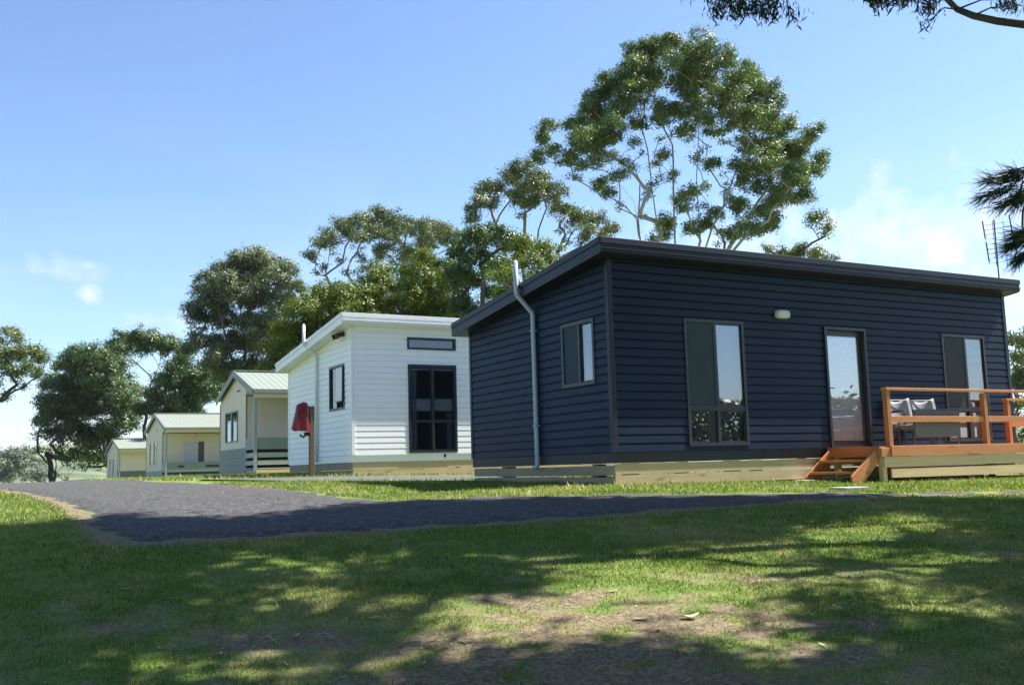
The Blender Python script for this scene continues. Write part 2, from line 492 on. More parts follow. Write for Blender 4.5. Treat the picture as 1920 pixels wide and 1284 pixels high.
def grid_axis(lo, hi, fine_lo, fine_hi, step, grow=1.18):
    a = list(np.arange(fine_lo, fine_hi + 1e-6, step)); s = step; x = fine_hi
    while x < hi: s *= grow; x += s; a.append(min(x, hi))
    s = step; x = fine_lo; b = []
    while x > lo: s *= grow; x -= s; b.append(max(x, lo))
    return np.array(b[::-1] + a)
gxs = grid_axis(-1500, 1500, -8, 10, 0.11); gys = grid_axis(-300, 2500, 4.5, 19, 0.11)
GX, GY = np.meshgrid(gxs, gys)
GZ = gz(GX, GY)
def ground_mat():
    t = NT('lawn_ground')
    big = t.noise(0.55, 4); mid = t.noise(3.0, 5, 0.6); fine = t.noise(45, 6, 0.7)
    lush = t.ramp(fine, [(0.3, (0.034, 0.070, 0.012)), (0.5, (0.10, 0.16, 0.028)), (0.72, (0.20, 0.25, 0.062))])
    dry = t.ramp(fine, [(0.3, (0.10, 0.095, 0.040)), (0.5, (0.24, 0.22, 0.095)), (0.72, (0.38, 0.33, 0.17))])
    soil = t.ramp(t.noise(28, 8, 0.72), [(0.3, (0.050, 0.038, 0.023)), (0.5, (0.165, 0.130, 0.078)), (0.75, (0.34, 0.285, 0.185))])
    g = t.mix(t.math('MULTIPLY', t.math('SUBTRACT', t.math('ADD', t.math('MULTIPLY', big, .5), t.math('MULTIPLY', mid, .5)), 0.44), 4.0, True), lush, dry)
    a = t.attr('dirt').outputs['Fac']
    k = t.math('MULTIPLY', t.math('SUBTRACT', t.math('ADD', a, t.math('MULTIPLY', t.math('SUBTRACT', t.noise(9, 6, .65), 0.5), 1.1)), 0.35), 3.0, True)
    t.set('Base Color', t.mix(k, g, soil)); t.set('Roughness', 0.95); t.set('Specular IOR Level', 0.15)
    t.bump(fine, 0.55, 0.02)
    return t.m
nx, ny = len(gxs), len(gys)
ii = np.arange(ny - 1)[:, None] * nx + np.arange(nx - 1)[None, :]
gf = np.stack([ii, ii + 1, ii + nx + 1, ii + nx], -1).reshape(-1)
ground = mesh_np('ground', np.c_[GX.ravel(), GY.ravel(), GZ.ravel()], gf, 4, ground_mat(), smooth=True)
ground['kind'] = 'structure'
da = dirt_amount(GX.ravel(), GY.ravel())
near = (np.abs(GX.ravel()) < 14) & (GY.ravel() > 4) & (GY.ravel() < 24)
ed = np.full(GX.size, 9.0)
ed[near] = np.minimum(edge_dist(GX.ravel()[near], GY.ravel()[near], NE_D), 0.26 + edge_dist(GX.ravel()[near], GY.ravel()[near], FE_D))
da = np.clip(np.maximum(da, np.clip(1.0 - ed / 0.33, 0, 1) * 0.9), 0, 1.2)
at_ = ground.data.attributes.new('dirt', 'FLOAT', 'POINT'); at_.data.foreach_set('value', da.astype(np.float32))

# hills far beyond
def hills():
    t = NT('far_hill_pasture')
    n = t.noise(0.012, 5, .6)
    t.set('Base Color', t.ramp(n, [(.4, (.05, .075, .03)), (.5, (.12, .15, .06)), (.62, (.17, .19, .085))])); t.set('Roughness', 1.0)
    v, f = [], []
    na, nr = 90, 9
    for i in range(na + 1):
        a = math.radians(-75 + 150 * i / na)
        hmax = 44 + 15 * math.sin(i * .31) + 10 * math.sin(i * .83 + 1) + 5 * math.sin(i * 1.9)
        for j in range(nr + 1):
            s = j / nr; r = 600 + 900 * s
            v.append((r * math.sin(a), r * math.cos(a), -9.5 + hmax * math.sin(s * math.pi * .5) ** 2))
    for i in range(na):
        for j in range(nr):
            q = i * (nr + 1) + j; f += [q, q + nr + 1, q + nr + 2, q + 1]
    o = mesh_np('hills', v, f, 4, t.m, smooth=True); o['kind'] = 'structure'
hills()

def strip(name, a, b, m, lift, mat, drop=0.05):
    """a sheet laid on the ground between two edge lines"""
    n = len(a); s = np.linspace(0, 1, m)
    X = a[:, None, 0] * (1 - s) + b[:, None, 0] * s; Y = a[:, None, 1] * (1 - s) + b[:, None, 1] * s
    Z = gz(X, Y) + lift
    Z[:, 0] -= drop; Z[:, -1] -= drop
    q = np.arange(n - 1)[:, None] * m + np.arange(m - 1)[None, :]
    f = np.stack([q, q + 1, q + m + 1, q + m], -1).reshape(-1)
    o = mesh_np(name, np.c_[X.ravel(), Y.ravel(), Z.ravel()], f, 4, mat, smooth=True)
    o['kind'] = 'structure'; return o
def asphalt(name, lo, mid, hi):
    t = NT(name)
    sp = t.noise(60, 5, .8); gr = t.noise(13, 7, .85); big = t.noise(.7, 5)
    col = t.ramp(t.math('ADD', t.math('MULTIPLY', sp, .45), t.math('MULTIPLY', gr, .55)), [(.38, lo), (.5, mid), (.60, hi)])
    col = t.mix(t.math('MULTIPLY', big, .4), col, tuple(x * .6 for x in mid))
    w = t.noise(6, 6, .75)
    col = t.mix(t.math('MULTIPLY', t.math('SUBTRACT', w, .64, True), 7, True), col, tuple(x * 1.7 for x in hi))
    c = t.noise(2.2, 4, .6, dist=1.5)
    crack = t.math('SUBTRACT', 1.0, t.math('MULTIPLY', t.math('ABSOLUTE', t.math('SUBTRACT', c, .5)), 60), True)
    col = t.mix(t.math('MULTIPLY', crack, .25), col, tuple(x * .4 for x in lo))
    t.set('Base Color', col); t.set('Roughness', .9); t.set('Specular IOR Level', .25)
    t.bump(t.math('ADD', sp, t.math('MULTIPLY', gr, 1.6)), .75, .025)
    return t.m
wob = np.random.default_rng(3)
NEw = NE + np.c_[wob.normal(0, .018, len(NE)), wob.normal(0, .018, len(NE))]
def sheet(name, poly, lift, mat):
    """a sheet laid on the ground inside an outline"""
    xs, ys = [], []
    for (x0, x1, y0, y1, st) in ((-9, 13, 8, 19, .30), (-24, 2, 19, 36, .8), (-66, -4, 36, 112, 3.0)):
        a, b = np.meshgrid(np.arange(x0, x1, st), np.arange(y0, y1, st)); xs.append(a.ravel()); ys.append(b.ravel())
    x, y = np.concatenate(xs), np.concatenate(ys)
    k = in_poly(x, y, poly); x, y = x[k], y[k]
    k = edge_dist(x, y, poly) > .14; x, y = x[k], y[k]
    n = len(poly)
    pts = [Vector((float(a), float(b))) for a, b in poly] + [Vector((float(a), float(b))) for a, b in zip(x, y)]
    vs, _, fs, *_ = delaunay_2d_cdt(pts, [(i, (i + 1) % n) for i in range(n)], [], 1, 1e-4)
    P = np.array([tuple(v) for v in vs]); z = gz(P[:, 0], P[:, 1]) + np.where(edge_dist(P[:, 0], P[:, 1], poly) < .03, -.022, lift)
    me = bpy.data.meshes.new(name); me.from_pydata([(a, b, c) for (a, b), c in zip(P, z)], [], [tuple(f) for f in fs]); me.materials.append(mat)
    me.polygons.foreach_set('use_smooth', [True] * len(me.polygons)); me.update()
    o = bpy.data.objects.new(name, me); COL.objects.link(o); o['kind'] = 'structure'
    if me.polygons and sum(p.normal.z for p in me.polygons) < 0: me.flip_normals()
    return o
sheet('road', np.r_[NEw, FE[::-1]], 0.022, asphalt('asphalt', (.020, .020, .0205), (.066, .065, .065), (.22, .22, .215)))
dl = np.array([tuple(bl(u, 6.0)[:2]) for u in np.linspace(-3.2, 16, 60)]); dr = np.array([tuple(bl(u, 8.2)[:2]) for u in np.linspace(-4.6, 16, 60)])
strip('driveway', dl, dr, 10, 0.028, asphalt('gravel_drive', (.05, .05, .047), (.115, .115, .108), (.23, .23, .215)))

# ------------------------------------------------------------------ skillion roofed cabins
EXPO = 0.135
PROF = [(0.0, 0.003), (0.0, 0.024), (0.006, 0.026), (0.098, 0.022), (0.112, 0.018), (0.122, 0.008), (EXPO, 0.006)]   # height, outward
def prof_at(h):
    for (h0, d0), (h1, d1) in zip(PROF[1:], PROF[2:]):
        if h0 <= h <= h1: return d0 + (d1 - d0) * (h - h0) / max(1e-6, h1 - h0)
    return PROF[-1][1]
def board(face, a0, a1, z0, lo, hi, top):
    """one weatherboard length on the front ('f') or on the side ('s'); top(z) limits its far end"""
    hs = sorted({lo, hi} | {z0 + h for h, d in PROF if lo < z0 + h < hi})
    pr = [(lo, 0.003)] + [(z, prof_at(z - z0)) for z in hs]
    m = MB(); P, Q, B1, B2 = [], [], [], []
    for z, d in pr:
        e = max(a0 + 0.002, min(a1, top(z)))
        if face == 'f': P.append((a0, -d, z)); Q.append((e, -d, z))
        else: P.append((-d, a0, z)); Q.append((-d, e, z))
    if face == 'f': B1 = [(a0, 0.0, hi), (a0, 0.0, lo)]; B2 = [(Q[-1][0], 0.0, hi), (Q[0][0], 0.0, lo)]
    else: B1 = [(0.0, a0, hi), (0.0, a0, lo)]; B2 = [(0.0, Q[-1][1], hi), (0.0, Q[0][1], lo)]
    n = len(m.v); k = len(P)
    m.v += P + Q
    for i in range(k - 1): m.f.append((n + i, n + k + i, n + k + i + 1, n + i + 1))
    m.poly(P + B1); m.poly(Q + B2)
    return m
def clad(parent, face, length, zlo, ztop, slope, openings, mat):
    row = 0
    while zlo + row * EXPO < ztop:
        z0 = zlo + row * EXPO; z1 = z0 + EXPO
        top = (lambda z: (ztop - z) / slope) if slope else (lambda z: 1e9)
        hi_row = z1 if slope else min(z1, ztop)
        cuts = {z0, hi_row}
        for (a0, a1, b0, b1) in openings:
            for b in (b0, b1):
                if z0 + .012 < b < hi_row - .012: cuts.add(b)
        cuts = sorted(cuts)
        for lo, hi in zip(cuts, cuts[1:]):
            segs = [(0.0, length)]
            for (a0, a1, b0, b1) in openings:
                if b0 < (lo + hi) / 2 < b1:
                    segs = [p for s in segs for p in ((s[0], min(s[1], a0)), (max(s[0], a1), s[1])) if p[1] - p[0] > .02]
            for s in segs:
                if slope and top(lo) - s[0] < .03: continue
                board(face, s[0], s[1], z0, lo, hi, top).build('weatherboard', mat, parent)
        row += 1

def wall_shell(m, face, a0, a1, z0, z1, openings, t=0.09):
    """wall with real openings, made from butted blocks"""
    xs = sorted({a0, a1} | {o[0] for o in openings} | {o[1] for o in openings}); zs = sorted({z0, z1} | {o[2] for o in openings} | {o[3] for o in openings})
    for xa, xb in zip(xs, xs[1:]):
        run = None
        for za, zb in zip(zs, zs[1:]):
            hole = any(o[0] <= (xa + xb) / 2 <= o[1] and o[2] <= (za + zb) / 2 <= o[3] for o in openings)
            if not hole:
                run = (run[0], zb) if run else (za, zb)
            if (hole or zb == z1) and run:
                if face == 'f': m.box(xa, xb, 0.001, t, *run)
                else: m.box(0.001, t, xa, xb, *run)
                run = None

def pbox(m, face, a0, a1, d0, d1, z0, z1):
    """block on a face: d is outward distance"""
    if face == 'f': m.box(a0, a1, -d1, -d0, z0, z1)
    else: m.box(-d1, -d0, a0, a1, z0, z1)
    return m

def slider(parent, face, a0, a1, z0, z1, mid=None, fm='dark_frame', gl='glass', split=None, screen_first=True, blind=None, proud=0.038, bar=.035):
    """sliding window: outer frame, sash stiles, panes, fly screen, blind"""
    w = 0.055
    f = MB()
    pbox(f, face, a0, a0 + w, -.05, proud, z0, z1); pbox(f, face, a1 - w, a1, -.05, proud, z0, z1)
    pbox(f, face, a0 + w, a1 - w, -.05, proud, z0, z0 + w); pbox(f, face, a0 + w, a1 - w, -.05, proud, z1 - w, z1)
    s = split if split else (a0 + a1) / 2
    if mid: pbox(f, face, a0 + w, a1 - w, -.045, proud - .006, mid - bar, mid + bar)
    fr = f.build('window', M[fm], parent)
    zlow = (mid + bar) if mid else z0 + w
    st = MB(); pbox(st, face, s - .025, s + .025, -.03, proud - .012, z0 + w, z1 - w) if not mid else (pbox(st, face, s - .025, s + .025, -.03, proud - .012, zlow, z1 - w), pbox(st, face, s - .02, s + .02, -.03, proud - .012, z0 + w, mid - bar))
    st.build('sash_stile', M[fm], fr)
    rows = [(zlow, z1 - w)] + ([(z0 + w, mid - bar)] if mid else [])
    for (r0, r1) in rows:
        for k, (c0, c1) in enumerate(((a0 + w, s - .025), (s + .025, a1 - w))):
            d = -.012 if k == 0 else .004
            sash = MB()
            b = .022
            pbox(sash, face, c0, c0 + b, d - .008, d + .010, r0, r1); pbox(sash, face, c1 - b, c1, d - .008, d + .010, r0, r1)
            pbox(sash, face, c0 + b, c1 - b, d - .008, d + .010, r0, r0 + b); pbox(sash, face, c0 + b, c1 - b, d - .008, d + .010, r1 - b, r1)
            sash.build('sash', M[fm], fr)
            g = MB(); pbox(g, face, c0 + b, c1 - b, d - .003, d + .001, r0 + b, r1 - b); g.build('pane', M[gl], fr)
            if screen_first and k == (0 if face == 'f' else 1) and (r0, r1) == rows[0]:
                sc = MB(); pbox(sc, face, c0 + .004, c1 - .004, .014, .0155, r0 + .004, r1 - .004); sc.build('fly_screen', M['screen'], fr)
    if blind:
        for (c0, c1, b0, b1, kind) in blind:
            bm_ = MB()
            if kind == 'slat':
                z = b0
                while z < b1:
                    if face == 'f': bm_.prism([(c0, .12, z), (c1, .12, z), (c1, .155, z + .018), (c0, .155, z + .018)], [(c0, .12, z + .002), (c1, .12, z + .002), (c1, .155, z + .020), (c0, .155, z + .020)])
                    else: bm_.prism([(.12, c0, z), (.12, c1, z), (.155, c1, z + .018), (.155, c0, z + .018)], [(.12, c0, z + .002), (.12, c1, z + .002), (.155, c1, z + .020), (.155, c0, z + .020)])
                    z += .042
                bm_.build('venetian_blind', M['blind'], fr, kind='stuff')
            else:
                pbox(bm_, face, c0, c1, -.075, -.07, b0, b1); bm_.build('roller_blind', M[{'roll': 'blind', 'white': 'blind_white'}.get(kind, 'blind_dark')], fr)
    return fr

def skillion_cabin(name, org, L, Wd, zc, ztop, mats, label, ov_front, ov_side, front_win, side_win, extra=None):
    c = empty(name, org, YAW)
    tag(c, label, 'cabin', 'skillion roofed holiday cabins')
    sl = 0.1183
    siding, trim, fas = mats['siding'], mats['trim'], mats['fascia']
    # shell with the rooms' walls, floor and ceiling
    w = MB()
    fo = [o[:4] for o in front_win]; sw = [o[:4] for o in side_win]
    wall_shell(w, 'f', 0.001, L - .001, zc - .02, ztop, fo)
    zb = ztop - sl * Wd
    wall_shell(w, 's', 0.092, Wd - .092, zc - .02, zb - .01, sw)
    w.prism([(0.001, .092, zb - .01), (0.001, Wd - .09, zb - .01), (0.001, .092, ztop - .012)], [(.09, .092, zb - .01), (.09, Wd - .09, zb - .01), (.09, .092, ztop - .012)])
    w.box(0.001, L - .001, Wd - .09, Wd, zc - .02, zb)
    w.prism([(L - .09, .092, zc - .02), (L - .09, Wd - .092, zc - .02), (L - .09, Wd - .092, zb), (L - .09, .092, ztop - .012)], [(L, .092, zc - .02), (L, Wd - .092, zc - .02), (L, Wd - .092, zb), (L, .092, ztop - .012)])
    w.build('wall', M[siding], c)
    r = MB(); r.box(.093, L - .093, .093, Wd - .093, zc - .016, zc + .02); r.build('floor', M['interior'], c)
    r = MB(); r.box(.093, L - .093, 1.9, 1.96, zc + .021, zb - .05); r.build('inner_wall', M['interior'], c)
    clad(c, 'f', L, zc, ztop, 0, fo, M[siding])
    clad(c, 's', Wd, zc, ztop, sl, sw, M[siding])
    # corner trims
    for (x0, x1, y0, y1, zt) in ((-.034, .052, -.034, .052, ztop), (L - .06, L + .03, -.034, .05, ztop), (-.034, .05, Wd - .05, Wd + .03, zb)):
        m = MB(); m.box(x0, x1, y0, y1, zc - .004, zt - .006); m.build('corner_trim', M[trim], c, bevel=.004)
    # bottom flashing, bearer
    m = MB(); m.box(-.012, L + .012, -.012, .06, zc - .165, zc - .006); m.box(-.012, .06, .061, Wd + .01, zc - .165, zc - .006); m.build('bearer', M[mats['bearer']], c)
    m = MB(); m.box(.055, L - .062, -.030, -.004, zc - .014, zc - .003); m.build('flashing', M[siding], c)
    # roof slab and edge trims
    f0, f1, s0, s1 = -ov_front, Wd + .18, -ov_side, L + .16
    zf = lambda y: ztop - sl * y
    def slab(m, x0, x1, y0, y1, lo, hi):
        m.prism([(x0, y0, zf(y0) + lo), (x1, y0, zf(y0) + lo), (x1, y1, zf(y1) + lo), (x0, y1, zf(y1) + lo)], [(x0, y0, zf(y0) + hi), (x1, y0, zf(y0) + hi), (x1, y1, zf(y1) + hi), (x0, y1, zf(y1) + hi)])
        return m
    slab(MB(), s0 + .02, s1 - .02, f0 + .02, f1 - .02, .04, .20).build('roof', M[fas], c)
    slab(MB(), s0 + .02, s1 - .02, f0 + .02, f1 - .02, .0, .035).build('soffit', M[mats['soffit']], c)
    slab(MB(), s0, s1, f0, f0 + .018, .006, .225).build('fascia', M[fas], c)
    for y0, y1 in ((f0 - .022, f0 - .002),):
        slab(MB(), s0 - .004, s1 + .004, y0, y1, .135, .232).build('capping', M[fas], c, bevel=.004)
        g = MB(); slab(g, s0, s1, f0 - .012, f0 - .001, .012, .040); slab(g, s0, s1, f0 - .026, f0 - .001, .052, .070); g.build('gutter_lip', M[fas], c)
    for x0, x1, xc0, xc1 in ((s0, s0 + .018, s0 - .018, s0 - .002), (s1 - .018, s1, s1 + .002, s1 + .018)):
        slab(MB(), x0, x1, f0 + .019, f1, -.010, .222).build('barge_board', M[fas], c)
        slab(MB(), xc0, xc1, f0 - .001, f1, .150, .236).build('capping', M[fas], c)
    slab(MB(), s0 + .019, s1 - .019, f1 - .018, f1 + .06, .0, .18).build('gutter', M[fas], c)
    return c

def base_planks(c, L, Wd, top, bands, front_m, side_m, gap_side, seed):
    rr = random.Random(seed)
    for (z0, z1) in bands:
        u = 0.0
        while u < L:
            e = min(L, u + rr.uniform(2.4, 3.6))
            dz = rr.uniform(-.006, .006)
            m = MB(); m.prism([(u + .004, .002, z0 + dz), (e, .002, z0 + dz + rr.uniform(-.008, .008)), (e, .002, z1 + dz), (u + .004, .002, z1 + dz)],
                              [(u + .004, .03, z0 + dz), (e, .03, z0 + dz), (e, .03, z1 + dz), (u + .004, .03, z1 + dz)])
            m.build('base_plank', M[front_m], c); u = e
        v = 0.036
        while v < Wd:
            e = min(Wd, v + rr.uniform(1.5, 2.4))
            sag = rr.uniform(-.008, .012)
            m = MB(); m.box(.004, .032, v + .003, e, z0 - gap_side + sag, z1 - gap_side + sag - .006); m.build('base_plank', M[side_m], c); v = e
    for u in (.5, 2.6, 4.7, 6.8, 8.9):
        for v in (.35, Wd - .4):
            m = MB(); m.box(u, u + .2, v, v + .2, -.45, top); m.build('stump', M['concrete'], c)

# ---- blue cabin
ZC = 0.479
head = ZC + 2.13
bw = (1.427, 2.690, 0.552, head); bd = (4.545, 5.580, ZC + .005, head); br = (7.660, 8.930, 0.552, head)
bs = (0.404, 1.376, 1.563, 2.614)
blue = skillion_cabin('blue_cabin', B0, 9.64, 4.757, ZC, 3.472, dict(siding='navy', trim='navy_trim', fascia='navy_trim', soffit='navy_trim', bearer='steel_bearer'),
    'navy blue weatherboard cabin with timber deck, nearest and largest in the row', .30, .32, [bw, bd, br], [bs])
slider(blue, 'f', *bw, mid=1.158, split=2.06, blind=[(1.49, 2.63, 1.30, 2.56, 'roll'), (1.49, 2.63, .62, 1.10, 'dark')])
slider(blue, 'f', *br, mid=1.158, split=8.33, blind=[(8.36, 8.87, 1.25, 2.56, 'slat'), (7.72, 8.30, 1.25, 2.56, 'dark'), (7.72, 8.87, .62, 1.10, 'roll')])
slider(blue, 's', *bs, split=.86, blind=[(.44, 1.34, 1.62, 2.56, 'dark')])
# entry door, recessed glass leaf in a deep frame
m = MB()
d0, d1, z0, z1 = bd
m.box(d0, d0 + .05, -.055, .08, z0, z1); m.box(d1 - .05, d1, -.055, .08, z0, z1); m.box(d0 + .05, d1 - .05, -.055, .08, z1 - .05, z1); m.box(d0 + .05, d1 - .05, -.03, .08, z0, z0 + .03)
door = m.build('door', M['dark_frame'], blue)
m = MB()
a, b = d0 + .053, d1 - .053
m.box(a, a + .05, .03, .065, z0 + .032, z1 - .053); m.box(b - .05, b, .03, .065, z0 + .032, z1 - .053); m.box(a + .05, b - .05, .03, .065, z1 - .15, z1 - .053); m.box(a + .05, b - .05, .03, .065, z0 + .032, z0 + .10)
m.build('door_leaf', M['dark_frame'], door)
m = MB(); m.box(a + .05, b - .05, .044, .05, z0 + .10, z1 - .15); m.build('pane', M['glass_door'], door)
m = MB(); z = z0 + .12
while z < z1 - .2:
    m.prism([(a + .06, .062, z), (b - .06, .062, z), (b - .06, .074, z + .028), (a + .06, .074, z + .028)], [(a + .06, .062, z + .002), (b - .06, .062, z + .002), (b - .06, .074, z + .030), (a + .06, .074, z + .030)]); z += .034
m.build('venetian_blind', M['blind_white'], door, kind='stuff')
m = MB(); m.box(a + .012, a + .04, .012, .029, z0 + .98, z0 + 1.10); m.tube([(a + .026, .012, z0 + 1.04), (a + .026, -.02, z0 + 1.04), (a + .13, -.02, z0 + 1.04)], .009, 8); m.build('handle', M['black'], door)
# bulkhead light above the door
m = MB()
N = 10
def ring(dx, dz, y): return [(3.575 + dx * math.copysign(abs(math.cos(2 * math.pi * k / 20)) ** .55, math.cos(2 * math.pi * k / 20)), y, 2.775 + dz * math.copysign(abs(math.sin(2 * math.pi * k / 20)) ** .55, math.sin(2 * math.pi * k / 20))) for k in range(20)]
rs = [ring(.155, .075, -.02), ring(.155, .075, -.05), ring(.148, .07, -.085), ring(.12, .052, -.105)]
for q0, q1 in zip(rs, rs[1:]):
    for k in range(20): m.poly([q0[k], q0[(k + 1) % 20], q1[(k + 1) % 20], q1[k]])
m.poly(rs[-1])
m.build('wall_light', M['lamp'], blue, smooth=False)
# vent pipe down the side
m = MB(); m.tube([(-.385, 2.22, 3.82), (-.385, 2.22, 3.30), (-.372, 2.22, 3.25), (-.085, 2.215, 2.96), (-.072, 2.213, 2.90), (-.072, 2.205, .33), (-.085, 2.205, .285), (-.16, 2.205, .265)], .042, 12)
pipe = m.build('vent_pipe', M['pvc'], blue, smooth=True)
m = MB(); m.tube([(-.385, 2.22, 3.82), (-.385, 2.22, 3.86)], [.047, .012], 12); m.build('pipe_cap', M['pvc_white'], pipe)
for zz in (2.62, .98):
    m = MB(); m.box(-.118, -.026, 2.205 - .047, 2.205 + .047, zz, zz + .025); m.build('pipe_bracket', M['pvc'], pipe)
m = MB(); m.box(3.0, 3.06, -.02, -.0125, .36, .43); m.build('vent', M['black'], blue)
base_planks(blue, 9.6, 4.74, .31, [(-.03, .135), (.15, .305)], 'pine', 'pine_side', .02, 4)

# ---- white cabin
ZW = 0.452
hw_ = ZW + 2.10
ww = (1.372, 2.630, ZW + .02, hw_); wh = (1.361, 2.633, 2.905, 3.195); ws = (0.452, 1.522, 1.53, 2.584)
white = skillion_cabin('white_cabin', E0, 9.64, 4.894, ZW, 3.40, dict(siding='white', trim='white_trim', fascia='white_trim', soffit='white_trim', bearer='white'),
    'white weatherboard cabin with dark window frames beside the blue one', .27, .33, [ww, wh], [ws])
slider(white, 'f', *ww, mid=1.21, bar=.014, split=2.0, gl='glass_dark', screen_first=False, blind=[(1.43, 2.57, 1.46, 1.74, 'white'), (1.43, 1.62, .5, 2.5, 'roll'), (2.40, 2.57, .5, 1.42, 'roll')])
fr = MB(); a0, a1, z0, z1 = wh; k = .05
pbox(fr, 'f', a0, a0 + k, -.05, .038, z0, z1); pbox(fr, 'f', a1 - k, a1, -.05, .038, z0, z1); pbox(fr, 'f', a0 + k, a1 - k, -.05, .038, z0, z0 + k); pbox(fr, 'f', a0 + k, a1 - k, -.05, .038, z1 - k, z1)
hi = fr.build('window', M['dark_frame'], white)
m = MB(); pbox(m, 'f', a0 + k, a1 - k, -.012, -.006, z0 + k, z1 - k); m.build('pane', M['glass_dark'], hi)
# side window with an awning sash pushed open
a0, a1, z0, z1 = ws
fr = MB(); k = .05
pbox(fr, 's', a0, a0 + k, -.05, .038, z0, z1); pbox(fr, 's', a1 - k, a1, -.05, .038, z0, z1); pbox(fr, 's', a0 + k, a1 - k, -.05, .038, z0, z0 + k); pbox(fr, 's', a0 + k, a1 - k, -.05, .038, z1 - k, z1)
sw = fr.build('window', M['dark_frame'], white)
mid_ = (a0 + a1) / 2
m = MB(); pbox(m, 's', mid_ + .01, a1 - k, -.012, -.006, z0 + k, z1 - k); m.build('pane', M['glass_dark'], sw)
m = MB(); pbox(m, 's', mid_ - .02, mid_ + .008, -.03, .03, z0 + k, z1 - k); m.build('sash_stile', M['dark_frame'], sw)
ang = MB()
def sw_pt(v, z, d=0.0):
    s = (z1 - k - z) / (z1 - z0 - 2 * k)
    return (-.042 - .012 * s - d, v, z)
vv0, vv1 = a0 + .03, mid_ - .02
z0 += .12
ang.prism([sw_pt(vv0, z0 + k), sw_pt(vv1, z0 + k), sw_pt(vv1, z1 - k), sw_pt(vv0, z1 - k)], [sw_pt(vv0, z0 + k, .022), sw_pt(vv1, z0 + k, .022), sw_pt(vv1, z1 - k, .022), sw_pt(vv0, z1 - k, .022)])
ang.build('sash', M['dark_frame'], sw)
gp = MB(); gp.prism([sw_pt(vv0 + .03, z0 + k + .03, .023), sw_pt(vv1 - .03, z0 + k + .03, .023), sw_pt(vv1 - .03, z1 - k - .03, .023), sw_pt(vv0 + .03, z1 - k - .03, .023)], [sw_pt(vv0 + .03, z0 + k + .03, .026), sw_pt(vv1 - .03, z0 + k + .03, .026), sw_pt(vv1 - .03, z1 - k - .03, .026), sw_pt(vv0 + .03, z1 - k - .03, .026)])
gp.build('pane', M['blind_white'], sw)  # opaque white pane: bright reflection and curtain are put into its colour
# twin sensor light under the eave
m = MB(); m.box(-.06, -.03, .42, .56, 3.22, 3.32)
sl_ = m.build('sensor_light', M['black'], white)
for dv in (-.07, .12):
    m = MB(); m.tube([(-.06, .49 + dv * .6, 3.27), (-.12, .49 + dv, 3.25)], .018, 8); m.tube([(-.10, .49 + dv, 3.27), (-.24, .49 + dv * 1.4, 3.20)], [.045, .07], 12); m.build('lamp_head', M['black'], sl_)
m = MB(); m.tube([(-.395, 2.37, 3.72), (-.395, 2.37, 3.30), (-.38, 2.37, 3.24), (-.085, 2.37, 2.98), (-.07, 2.37, 2.92), (-.07, 2.37, .33)], .038, 10)
wp = m.build('vent_pipe', M['pvc_white'], white, smooth=True)
m = MB(); m.tube([(-.395, 2.37, 3.72), (-.395, 2.37, 3.76)], [.043, .01], 10); m.build('pipe_cap', M['pvc_white'], wp)
m = MB(); m.box(2.27, 2.32, -.022, -.0125, .36, .44); m.build('vent', M['black'], white)
base_planks(white, 9.6, 4.88, .28, [(-.10, .105), (.115, .284)], 'pine', 'pine_side', .0, 9)

